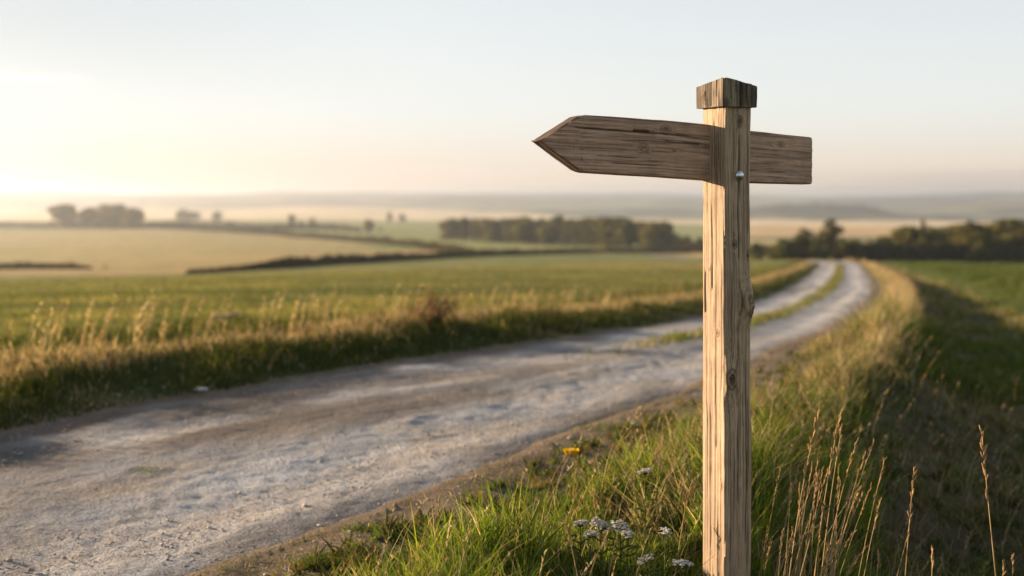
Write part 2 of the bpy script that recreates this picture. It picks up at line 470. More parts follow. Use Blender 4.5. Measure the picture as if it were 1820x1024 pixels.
# verge and dirt
dirt = lerp(col((.13, .10, .072)), col((.21, .17, .125)), n1)
vg = lerp(col((.05, .07, .02)), col((.16, .13, .055)), sst(.35, .65, n1))
dr = (1-sst(0.25, 0.65, SR+nz*0.2))*(SR > -1)*(SR > SL); dl = (1-sst(-0.15, 0.12, SL+nz*0.15))*(SL > -1)*(SL > SR)
dw = np.clip(np.maximum(np.maximum(dr, dl), (np.maximum(SL, SR) < 0)*1.0), 0, 1)[..., None]
strawL = (sst(0.7, 1.2, SL+nz*0.2)*(1-sst(1.1, 1.7, SL+nz*0.3)))[..., None]*(SL > SR)[..., None]
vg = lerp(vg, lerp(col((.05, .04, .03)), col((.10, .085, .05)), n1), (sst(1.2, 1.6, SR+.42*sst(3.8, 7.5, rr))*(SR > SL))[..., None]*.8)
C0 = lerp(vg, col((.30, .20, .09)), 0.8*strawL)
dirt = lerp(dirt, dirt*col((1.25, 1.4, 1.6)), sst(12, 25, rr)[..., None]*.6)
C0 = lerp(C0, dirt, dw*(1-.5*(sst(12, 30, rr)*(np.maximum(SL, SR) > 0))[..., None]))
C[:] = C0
stripes = (0.5+0.5*np.sin((GX*0.35+GY*0.94)/5.5+nz*1.2))[..., None]
g1 = lerp(col((.10, .115, .04)), col((.19, .185, .075)), np.clip(n2*1.1-0.05, 0, 1))
g1 = lerp(g1, col((.17, .19, .055)), 0.6*sst(22, 70, rr)[..., None]*stripes**0.5)
C = np.where((reg == 1)[..., None], g1, C)
# upper fields: a pale tan band above the hedge turning green further up
dM = np.clip(sM, 0, 500)
ub = lerp(col((.30, .22, .10)), col((.20, .21, .07)), sst(30, 120, dM+40*nz)[..., None])
band = 0.5+0.5*np.sin(dM/17.0+nz*.5+2.2*np.sin(dM/61.0))
ub = lerp(ub, col((.15, .195, .06)), (sst(.35, .75, band)*sst(14, 40, dM))[..., None]*.85)
ub = lerp(ub, col((.37, .29, .13)), sst(0.48, 0.66, n3)*.7)
sU = sdist(np.where(rr < 3000, GX, 0), np.where(rr < 3000, GY, 3000), HW['upper'], 1)
ug = lerp(col((.19, .22, .07)), col((.26, .26, .09)), n2)
ub = np.where(((sU > 0) & (GPX > 255))[..., None], ug, ub)
C = np.where((reg == 2)[..., None], ub, C)
g3 = lerp(col((.045, .07, .024)), col((.08, .10, .034)), n2)
C = np.where((reg == 3)[..., None], g3, C)
cell = fbm(np.round(GPX/95.0+0.6*np.sin(np.log(rr)*9)), np.round(np.log(np.maximum(rr, 1))*7.0), 51, 1)[..., None]
woods = sst(.40, .48, fbm(GPX/90.0, np.log(np.maximum(rr, 1))*9, 52, 4))[..., None]
hc = lerp(col((.12, .13, .05)), col((.40, .30, .14)), sst(.35, .65, cell))
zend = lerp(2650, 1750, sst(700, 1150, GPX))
hc = lerp(hc, col((.70, .57, .36)), (sst(1150, 1250, rr)*(1-sst(zend*.94, zend*1.02, rr)))[..., None]*(.6+.35*fbm(GPX/160.0, np.log(np.maximum(rr, 1))*22, 91, 3))[..., None])  # bright mist band painted into the ground colour of the far plain
hc = np.where(((GPX > 1200) & (GPX < 1640) & (rr > 800) & (rr < 1300))[..., None], col((.46, .33, .15)), hc)
far_c = lerp(col((.13, .145, .085)), col((.020, .032, .028)), woods)
far_c = lerp(far_c, col((.20, .19, .10)), (sst(2350, 2500, rr)*(1-sst(2900, 3300, rr)))[..., None]*.6)
hc = lerp(hc, far_c, sst(zend, zend*1.08, rr)[..., None])
hc = lerp(hc, col((.018, .027, .020)), np.clip(SPUR(GPX, rr)*3, 0, 1)[..., None])
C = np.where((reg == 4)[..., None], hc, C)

idx = np.arange(nr*na).reshape(nr, na)
q = np.stack([idx[:-1, :], np.roll(idx, -1, 1)[:-1, :], np.roll(idx, -1, 1)[1:, :], idx[1:, :]], -1)[..., ::-1].reshape(-1, 4)
rv = reg.ravel()[q]; fr = np.sort(rv, 1)[:, 1]
Vall = np.stack([GX, GY, GH], -1).reshape(-1, 3); Call = C.reshape(-1, 3)
def sheet(name, k, mat):
    f = q[fr == k]; u, inv = np.unique(f, return_inverse=True)
    return tag(mesh_np(name, Vall[u], inv.reshape(-1, 4), None, mat, Call[u], True), kind='structure')
sheet('ground', 0, M_soil); sheet('green_field', 1, M_field); sheet('stubble_field', 2, M_field)
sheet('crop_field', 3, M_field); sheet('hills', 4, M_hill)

# ------------------------------------------------------------------ road
Ls = []
for a, b in zip(LE[:-1], LE[1:]):
    m = max(1, int(np.linalg.norm(b-a)/0.022)) if (2 < np.hypot(*a) < 11 and a[1] > 0) else max(1, int(np.linalg.norm(b-a)/0.10)) if np.hypot(*a) < 18 else max(1, int(np.linalg.norm(b-a)/0.35))
    for k in range(m): Ls.append(lerp(a, b, k/m))
Ls = np.array(Ls)
cumR = np.concatenate([[0], np.cumsum(np.linalg.norm(np.diff(RE, axis=0), axis=1))])
fineR = np.stack([np.interp(np.linspace(0, cumR[-1], 4000), cumR, RE[:, i]) for i in (0, 1)], 1)
match = np.array([np.argmin(((fineR-p)**2).sum(1)) for p in Ls]); match = np.maximum.accumulate(match)
cumL = np.concatenate([[0], np.cumsum(np.linalg.norm(np.diff(Ls, axis=0), axis=1))])
ug_ = np.linspace(0, cumL[-1], 3000); mu_ = np.interp(ug_, cumL, match); kk = np.ones(61)/61
ms = np.interp(cumL, ug_, np.convolve(np.pad(mu_, 30, mode='edge'), kk, 'valid'))
Rs = np.stack([np.interp(ms, np.arange(4000), fineR[:, i]) for i in (0, 1)], 1)
NW = 121; tt = np.linspace(-0.05, 1.05, NW)
PX = lerp(Ls[:, None, 0], Rs[:, None, 0], tt[None, :]); PY = lerp(Ls[:, None, 1], Rs[:, None, 1], tt[None, :])
wid0 = np.linalg.norm(Ls-Rs, axis=1)
along = np.concatenate([[0], np.cumsum(np.linalg.norm(np.diff((Ls+Rs)/2, axis=0), axis=1))])
rr_ = np.hypot(PX, PY)
rut = lambda c, w: np.exp(-((tt-c)/w)**2)
nn = fbm(PX*1.6, PY*1.6, 61, 4)-0.5
wob = (fbm(along/6, along*0+3, 62, 2)-0.5)[:, None]*0.1
prof = 0.02*(1-((tt-0.5)*2)**2)[None, :]-0.02*np.exp(-((tt[None, :]+wob-0.27)/0.11)**2)-0.02*np.exp(-((tt[None, :]+wob-0.76)/0.11)**2)
PZ = base_h(PX, PY)-0.012+prof+nn*0.022+((fbm(PX*6, PY*6, 63, 3)-0.5)*0.007+(fbm(PX*19, PY*19, 67, 3, .7)-.5)*.015-.004*sst(.58, .72, fbm(PX*2.6, PY*2.6, 68, 3)))*(1-sst(9, 20, rr_))+0.01*sst(60, 130, rr_)
gcol = lerp(col((.33, .335, .345)), col((.44, .44, .44)), fbm(PX*0.7, PY*0.7, 64, 4)[..., None])
wheel = (np.exp(-((tt[None, :]+wob-0.27)/0.12)**2)+np.exp(-((tt[None, :]+wob-0.74)/0.14)**2))[..., None]
gcol = gcol*(0.78+0.34*wheel)
mid = np.exp(-((tt[None, :]+wob-0.5)/0.09)**2)[..., None]*sst(.4, .62, fbm(along/2.3, along*0, 65, 3))[:, None, None]
gcol = lerp(gcol, col((.17, .13, .10)), 0.75*mid)
redl = (1-sst(0.05, 0.20, tt[None, :]+nn*0.25))[..., None]*(1-.85*sst(10, 20, rr_))[..., None]
gcol = lerp(gcol, col((.17, .12, .095)), 0.85*redl)
redr = sst(0.86, 0.96, tt[None, :]+nn*0.2)[..., None]*(1-.85*sst(9, 20, rr_))[..., None]
gcol = lerp(gcol, col((.12, .115, .115)), 0.8*redr)
ACR = tt[None, :]*wid0[:, None]; ALO = along[:, None]*np.ones_like(PX)
dk = sst(.54, .68, fbm(ACR*1.5+3, ALO*0.38, 66, 5))[..., None]
gcol = lerp(gcol, gcol*0.56*np.array((1.04, 1., .96)), dk*0.85)
patch_ = sst(.55, .66, fbm(ACR*2.6, ALO*0.9, 69, 5))[..., None]
gcol = lerp(gcol, col((.15, .145, .145)), .35*patch_)
chalk = sst(.5, .68, fbm(ACR*2.2+9, ALO*.5, 70, 5))[..., None]
gcol = lerp(gcol, col((.55, .53, .51)), .32*chalk)
leftw = (1-sst(.30, .72, tt[None, :]+nn*.3))[..., None]*(1-sst(6.5, 11, rr_))[..., None]*sst(.40, .56, fbm(ACR*1.1+5, ALO*.6, 86, 4))[..., None]
gcol = lerp(gcol, col((.13, .115, .105)), .8*leftw)*col((.93, .965, 1.0))
n0 = len(Ls); ii = np.arange(n0*NW).reshape(n0, NW)
rq = np.stack([ii[:-1, :-1], ii[:-1, 1:], ii[1:, 1:], ii[1:, :-1]], -1).reshape(-1, 4)
wid = np.linalg.norm(Ls-Rs, axis=1)
RUV = np.stack([tt[None, :]*wid[:, None], np.broadcast_to(along[:, None], PX.shape)], -1).reshape(-1, 2)
tag(mesh_np('road', np.stack([PX, PY, PZ], -1).reshape(-1, 3), rq, None, M_road, gcol.reshape(-1, 3), True, uv=RUV), kind='structure')
MID = (Ls+Rs)/2; MIDR = np.hypot(MID[:, 0], MID[:, 1])

# ------------------------------------------------------------------ grass
B = math.radians(30.4)
UX = np.array([math.cos(B), math.sin(B), 0.0])        # along the arm, away from the pointed end
TX = np.array([-math.sin(B), math.cos(B), 0.0])       # into the post, away from the near right face
CORN = np.array([(1288-910)/FPX*3.3, 3.3, 0.0])       # nearest arris of the post
PW = 0.10
base = CORN+UX*PW/2+TX*PW/2
def blades(P, H, W, ang, lean, col_, seg=3, tipw=0.0):
    N = len(P); ts = np.linspace(0, 1, seg+1)
    la = ang; fa = rng.uniform(0, 2*math.pi, N)
    wx = np.cos(fa); wy = np.sin(fa); lx = np.cos(la); ly = np.sin(la)
    V = np.zeros((N, 2*seg+1, 3))
    for i, t in enumerate(ts):
        off = lean*H*t**1.8; z = H*t*(1-0.35*np.minimum(lean, 1.2)*t)
        w = W*(1-t)**0.7 if i < seg else 0*W
        if i == 0: w = W*0.7
        cx = P[:, 0]+lx*off; cy = P[:, 1]+ly*off; cz = P[:, 2]+z
        if i < seg:
            V[:, 2*i] = np.stack([cx-wx*w/2, cy-wy*w/2, cz], 1); V[:, 2*i+1] = np.stack([cx+wx*w/2, cy+wy*w/2, cz], 1)
        else: V[:, 2*i] = np.stack([cx, cy, cz], 1)
    b = np.arange(N)[:, None]*(2*seg+1)
    Q = np.concatenate([b+np.array([[2*i, 2*i+1, 2*i+3, 2*i+2]]) for i in range(seg-1)], 0) if seg > 1 else np.zeros((0, 4), int)
    T = b+np.array([[2*seg-2, 2*seg-1, 2*seg]])
    Cc = np.repeat(col_[:, None, :], 2*seg+1, 1)
    return V.reshape(-1, 3), Q, T, Cc.reshape(-1, 3)

class Stuff:
    def __init__(s): s.V = []; s.Q = []; s.T = []; s.C = []; s.n = 0
    def add(s, V, Q, T, C):
        s.V.append(V); s.Q.append(Q+s.n); s.T.append(T+s.n); s.C.append(C); s.n += len(V)
    def build(s, name, mat): return tag(mesh_np(name, np.concatenate(s.V), np.concatenate(s.Q), np.concatenate(s.T), mat, np.concatenate(s.C)), kind='stuff')

def sample(n, px0, px1, d0, d1):
    px = rng.uniform(px0, px1, n); d = np.exp(rng.uniform(math.log(d0), math.log(d1), n))
    x = (px-910)/FPX*d; sL, sR = road_s(x, d)
    return x, d, sL, sR

GREEN = np.array([(.055, .10, .018), (.085, .13, .025), (.11, .15, .03), (.15, .165, .045), (.06, .085, .03)])
STRAW = np.array([(.36, .28, .18), (.42, .34, .24), (.32, .24, .15), (.44, .37, .27), (.27, .19, .12)])
def pick(pal, n): return pal[rng.integers(0, len(pal), n)]*rng.uniform(0.75, 1.2, (n, 1))

def grass(st, x, y, H, W, cols, lean=0.5, seg=3, ang=None):
    z = height(x, y)-0.01
    n = len(x)
    if st is globals().get('vgs'):          # blades cut low along the sun line so they don't shade the post
        dx_ = x-base[0]; dy_ = y-base[1]; D_ = -math.sin(SUN_AZ)*dx_+math.cos(SUN_AZ)*dy_; lat_ = np.abs(math.cos(SUN_AZ)*dx_+math.sin(SUN_AZ)*dy_)
        H = np.where((D_ > -.15) & (D_ < 1.3) & (lat_ < .20), np.minimum(H, .05+.13*np.maximum(D_, 0)), H)
        H = np.where((x > .05) & (x < .46) & (y > 2.75) & (y < 3.3), np.minimum(H, .035+.10*rng.uniform(0, 1, n)**1.5), H)   # short growth in front of the yarrow
    ang = rng.uniform(0, 2*math.pi, n) if ang is None else ang
    st.add(*blades(np.stack([x, y, z], 1), H, W, ang, lean*rng.uniform(0.3, 1.5, n), cols, seg))

# right verge: clumped green tussocks round the post with gaps of thatch between
vgs = Stuff()
x, y, sL, sR = sample(250000, 560, 2050, 2.2, 10)
nse = fbm(x*1.6, y*1.6, 71, 3); cl = fbm(x*6.5, y*6.5, 77, 2); cl = sst(.28, .72, cl)
k = (sR > 0.60+nse*0.40-.45*sst(4.2, 7, y)) & (sR < 3.4) & (sR > sL) & (rng.uniform(0, 1, len(x)) < np.clip((sR-0.30+.2*sst(4.2, 7, y))*1.8, 0.08, 1)*(.10+.90*cl)*np.where(sR+.42*sst(3.8, 7.5, y) > 1.45, .40, 1))
x, y, sR, nse, cl = x[k], y[k], sR[k], nse[k], cl[k]; n = len(x)
strawp = np.clip(0.33+(nse-.5)*0.9+0.25*sst(4.5, 9, y)+0.2*(1-cl)-0.25*sst(1.3, 1.6, sR+.42*sst(3.8, 7.5, y)), 0.05, 0.85)
cols = np.where((rng.uniform(0, 1, n) < strawp)[:, None], pick(STRAW, n), pick(GREEN, n))
hh = (0.03+0.13*sst(0.3, 1.0, sR))*(0.15+1.55*cl**1.3)*(.5+nse)*rng.uniform(0.35, 1.45, n)*(1-0.62*sst(1.25, 1.6, sR+.42*sst(3.8, 7.5, y)))
pxs = 910+FPX*x/y
hh = np.where((y < 3.36) & (pxs > 1215) & (pxs < 1362), np.minimum(hh, .06), hh)
hh = np.where((y < 3.15), hh*.7, hh)
grass(vgs, x, y, hh, rng.uniform(.003, .0065, n)*(0.7+0.09*y), cols, 0.7, 3)
# leafy weeds: rosettes of broad leaves
x, y, sL, sR = sample(5200, 500, 2000, 2.8, 16)
k = (sR > 0.15) & (sR < 3.2) & (sR > sL); x, y, sR = x[k], y[k], sR[k]
nw_ = len(x); rep = 9; xx = np.repeat(x, rep)+rng.normal(0, .012, nw_*rep); yy = np.repeat(y, rep)+rng.normal(0, .012, nw_*rep)
wc = np.repeat(pick(np.array([(.05, .09, .025), (.09, .11, .035), (.07, .07, .03), (.14, .11, .05)]), nw_), rep, 0)*rng.uniform(.8, 1.2, (nw_*rep, 1))
sc_ = np.repeat(rng.uniform(.5, 1.4, nw_), rep)
grass(vgs, xx, yy, sc_*rng.uniform(.03, .085, nw_*rep), sc_*rng.uniform(.009, .02, nw_*rep), wc, 0.9, 3)
# withered sticks and stems across the dark slope
x, y, sL, sR = sample(9000, 1250, 2050, 2.8, 12)
k = (sR > 1.2) & (sR < 3.6) & (sR > sL); x, y = x[k], y[k]; n = len(x)
grass(vgs, x, y, rng.uniform(.05, .22, n), rng.uniform(.0025, .004, n), pick(STRAW, n)*.7, 1.0, 3)
# thin flowering stems scattered through the sward
x, y, sL, sR = sample(6000, 560, 2050, 2.9, 9)
pxs = 910+FPX*x/y
k = (sR > 0.5) & (sR < 2.0) & (sR > sL) & ~((y < 3.4) & (pxs > 1190) & (pxs < 1370)); x, y = x[k][:620], y[k][:620]
kk_ = ~((x > base[0]-1.3) & (x < base[0]+.1) & (np.abs(math.cos(SUN_AZ)*(x-base[0])+math.sin(SUN_AZ)*(y-base[1])) < .16)); x, y = x[kk_], y[kk_]; n = len(x)
H = rng.uniform(.14, .36, n); ang = rng.uniform(-.9, 1.0, n); cs_ = np.where((rng.uniform(0, 1, n) < .7)[:, None], pick(STRAW, n), pick(GREEN, n)*1.3)
ln_ = rng.uniform(.15, .6, n); z0 = height(x, y)-.01
vgs.add(*blades(np.stack([x, y, z0], 1), H, np.full(n, .0028), ang, ln_, cs_, 5))
for jj in range(8):
    f = rng.uniform(.72, 1.0, n); off = ln_*H*f**1.8
    P = np.stack([x+np.cos(ang)*off, y+np.sin(ang)*off, z0+H*f*(1-.35*ln_*f)], 1)
    vgs.add(*blades(P, rng.uniform(.008, .022, n), rng.uniform(.003, .006, n), rng.uniform(0, 6.28, n), np.full(n, .7), cs_*rng.uniform(.8, 1.2, (n, 1)), 2))
# flattened dead grass on the dirt edge
x, y, sL, sR = sample(90000, 300, 1500, 3.0, 12)
nse = fbm(x*2.5, y*2.5, 79, 3)
k = (sR > -0.08) & (sR < 1.0) & (sR > sL) & (rng.uniform(0, 1, len(x)) < 0.25+1.8*(nse-.40))
x, y, nse = x[k], y[k], nse[k]; n = len(x)
cols = np.where((rng.uniform(0, 1, n) < .62)[:, None], pick(STRAW, n)*.75, pick(GREEN, n))
grass(vgs, x, y, rng.uniform(.015, .05, n), rng.uniform(.002, .005, n)*(0.6+.1*y), cols, 1.4, 2)
# broad lush blades standing out of the sward
x, y, sL, sR = sample(34000, 640, 1560, 2.9, 5.2)
cl2 = fbm(x*4.5, y*4.5, 80, 2); pxs = 910+FPX*x/y
k = (sR > 0.62) & (sR < 1.75) & (sR > sL) & (cl2 > .46) & (sR > .62+.25*fbm(x*2, y*2, 84, 2)) & ~((y < 3.4) & (pxs > 1200) & (pxs < 1365))
x, y, cl2 = x[k], y[k], cl2[k]; n = len(x)
cols = np.where((rng.uniform(0, 1, n) < .10)[:, None], pick(STRAW, n), pick(GREEN, n)*np.array((1.6, 1.6, 1.0)))
grass(vgs, x, y, (.09+.42*(cl2-.42))*rng.uniform(.5, 1.6, n), rng.uniform(.005, .010, n), cols, 0.42, 4)
x, y, sL, sR = sample(200000, 1150, 1900, 9, 150)
nse = fbm(x*0.7, y*0.7, 72, 3)
k = (sR > 0.1+nse*0.25) & (sR < 3.2) & (sR > sL)
x, y, sR, nse = x[k], y[k], sR[k], nse[k]; n = len(x)
strawp = np.clip(0.48+0.45*sst(10, 24, y)*sst(.25, .6, sR)+(nse-.5)*0.8-0.6*sst(0.85, 1.3, sR), 0.05, 0.95)
cols = np.where((rng.uniform(0, 1, n) < strawp)[:, None], pick(STRAW, n), pick(GREEN, n))
cl = sst(.28, .72, fbm(x*2.4, y*2.4, 81, 2))
hh = (0.2+1.3*cl)*(0.07+0.20*sst(0.2, 0.8, sR)*(1-0.85*sst(0.75, 1.15, sR)))*(0.4+1.2*nse)*rng.uniform(0.5, 1.4, n)
grass(vgs, x, y, hh, .0045+.00085*y, cols, 0.5, 2)
vgs.build('verge_grass', M_grass)

# left bank: dark green face, straw top with seed heads
bks = Stuff()
x, y, sL, sR = sample(420000, -350, 1480, 5, 150)
nse = fbm(x*0.9, y*0.9, 73, 3)
k = (sL > -0.12+nse*0.25) & (sL < 2.7) & (sL > sR)
x, y, sL, nse = x[k], y[k], sL[k], nse[k]; n = len(x)
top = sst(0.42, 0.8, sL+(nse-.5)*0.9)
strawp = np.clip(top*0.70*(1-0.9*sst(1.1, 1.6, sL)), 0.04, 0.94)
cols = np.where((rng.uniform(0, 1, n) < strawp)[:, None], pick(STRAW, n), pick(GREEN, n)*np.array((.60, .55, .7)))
cl_ = fbm(x*2.2, y*2.2, 78, 2)
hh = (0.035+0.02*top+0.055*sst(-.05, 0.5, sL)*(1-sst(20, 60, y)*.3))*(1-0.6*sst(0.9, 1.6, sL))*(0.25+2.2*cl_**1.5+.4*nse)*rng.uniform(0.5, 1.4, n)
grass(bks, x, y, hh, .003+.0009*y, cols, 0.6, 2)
bks.build('bank_grass', M_grass)

# tall seeding weeds along the bank
wds = Stuff()
x, y, sL, sR = sample(9000, -300, 1250, 6, 40)
nse = fbm(x*0.8, y*0.8, 74, 3)
k = (sL > 0.8) & (sL < 2.2) & (sL > sR) & (nse > 0.46)
x, y = x[k][:230], y[k][:230]; n = len(x)
H = rng.uniform(.16, .38, n)*(1-0.35*sst(10, 25, y)); ang = rng.uniform(-0.6, 0.8, n)
cols = pick(STRAW, n)
for rep in range(2):
    grass(wds, x+rep*.001, y, H, np.full(n, .005), cols, 0.25, 3, ang)
for j in range(9):                # seed heads: little tilted blades along the upper stem
    f = rng.uniform(0.55, 1.0, n)
    z = height(x, y)+H*f*0.94
    off = 0.25*H*f**1.8
    P = np.stack([x+np.cos(ang)*off, y+np.sin(ang)*off, z], 1)
    wds.add(*blades(P, rng.uniform(.02, .05, n), rng.uniform(.008, .02, n), rng.uniform(0, 6.28, n), np.full(n, .9), cols*rng.uniform(.8, 1.25, (n, 1)), 2))
wds.build('seeding_weeds', M_grass)

# crop in the fields
crp = Stuff()
x, y, sL, sR = sample(130000, -400, 1400, 6.5, 90)
k = (sL > 1.5) & (sL > sR)
x, y = x[k], y[k]; n = len(x); nse = fbm(x*0.5, y*0.5, 75, 4)
cols = lerp(np.array([(.085, .105, .04)]), np.array([(.20, .195, .085)]), sst(.35, .7, nse)[:, None])*rng.uniform(.75, 1.25, (n, 1))*(.72+.56*fbm((x*.94-y*.35)/22.0, (x*.35+y*.94)/4.5, 87, 3))[:, None]
grass(crp, x, y, rng.uniform(.04, .11, n)*(0.4+1.1*nse), .005+.0012*y, cols, 0.8, 2)
x, y, sL, sR = sample(120000, 1350, 2300, 4.5, 120)
k = (sR > 2.6) & (sR > sL)
x, y, sR = x[k], y[k], sR[k]; n = len(x); nse = fbm(x*0.6, y*0.6, 76, 4)
cols = lerp(np.array([(.05, .078, .027)]), np.array([(.095, .115, .038)]), sst(.35, .7, nse)[:, None])*rng.uniform(.75, 1.25, (n, 1))
grass(crp, x, y, (0.05+0.13*sst(3, 4.5, sR))*rng.uniform(.5, 1.3, n)*(0.4+1.1*nse), .006+.0013*y, cols, 0.6, 2)
crp.build('crop_grass', M_grass)

# grass ridge between the wheel tracks, from behind the post to the crest
mds = Stuff()
k0 = (MIDR > 7) & (MID[:, 1] > 0) & (MIDR < 140)
mm = MID[k0]; j = rng.integers(0, len(mm), 26000)
wgt = sst(7.5, 17, np.hypot(mm[j, 0], mm[j, 1]))**1.6*np.clip(.3+2.2*(fbm(mm[j, 0]*1.3, mm[j, 1]*1.3, 82, 3)-.3), 0.05, 1); keep = rng.uniform(0, 1, len(j)) < wgt
j = j[keep]; n = len(j)
x = mm[j, 0]+rng.normal(0, .09, n); y = mm[j, 1]+rng.normal(0, .09, n)
z = base_h(x, y)-.01
cols = np.where((rng.uniform(0, 1, n) < .35)[:, None], pick(STRAW, n)*.8, pick(GREEN, n)*1.2)
mds.add(*blades(np.stack([x, y, z], 1), rng.uniform(.05, .13, n), .005+.0012*y, rng.uniform(0, 6.28, n), rng.uniform(.2, .9, n), cols, 2))
mds.build('median_grass', M_grass)

# ------------------------------------------------------------------ pebbles
def lump(r, sub=0):
    g = (1+5**.5)/2
    V = np.array([(-1, g, 0), (1, g, 0), (-1, -g, 0), (1, -g, 0), (0, -1, g), (0, 1, g), (0, -1, -g), (0, 1, -g), (g, 0, -1), (g, 0, 1), (-g, 0, -1), (-g, 0, 1)])/1.902
    F = np.array([(0, 11, 5), (0, 5, 1), (0, 1, 7), (0, 7, 10), (0, 10, 11), (1, 5, 9), (5, 11, 4), (11, 10, 2), (10, 7, 6), (7, 1, 8), (3, 9, 4), (3, 4, 2), (3, 2, 6), (3, 6, 8), (3, 8, 9), (4, 9, 5), (2, 4, 11), (6, 2, 10), (8, 6, 7), (9, 8, 1)])
    return V*r, F
x, y, sL, sR = sample(22000, -200, 1500, 3.0, 12)
k = (np.maximum(sL, sR) < 0.5)
x, y = x[k], y[k]; n = len(x)
bz = np.where(np.maximum(sL[k], sR[k]) < 0, base_h(x, y)-0.012, height(x, y))
V0, F0 = lump(1.0)
sz = rng.gamma(1.6, .0011, n)+.001
V = V0[None]*(sz[:, None, None]*rng.uniform(.7, 1.3, (n, 12, 1)))*np.array([1.2, 1, .7])+np.stack([x, y, bz+sz*.3], 1)[:, None]
T = F0[None]+(np.arange(n)*12)[:, None, None]
cc = np.repeat((lerp(np.array([(.2, .17, .15)]), np.array([(.46, .42, .37)]), rng.uniform(0, 1, (n, 1))))[:, None], 12, 1)
tag(mesh_np('gravel', V.reshape(-1, 3), None, T.reshape(-1, 3), mat_vcol('pebble', .9), cc.reshape(-1, 3)), kind='stuff')

# ------------------------------------------------------------------ the signpost
zb = gz(base[0], base[1])
sign = thing('signpost', 'weathered wooden fingerpost with one pointed arm standing on the grass verge', 'signpost', (base[0], base[1], zb))
sign.rotation_euler = (0, 0, B)
# local axes: x = UX, y = TX ; near right face at y=-PW/2, lit left face at x=-PW/2
def world_z(z): return z-zb

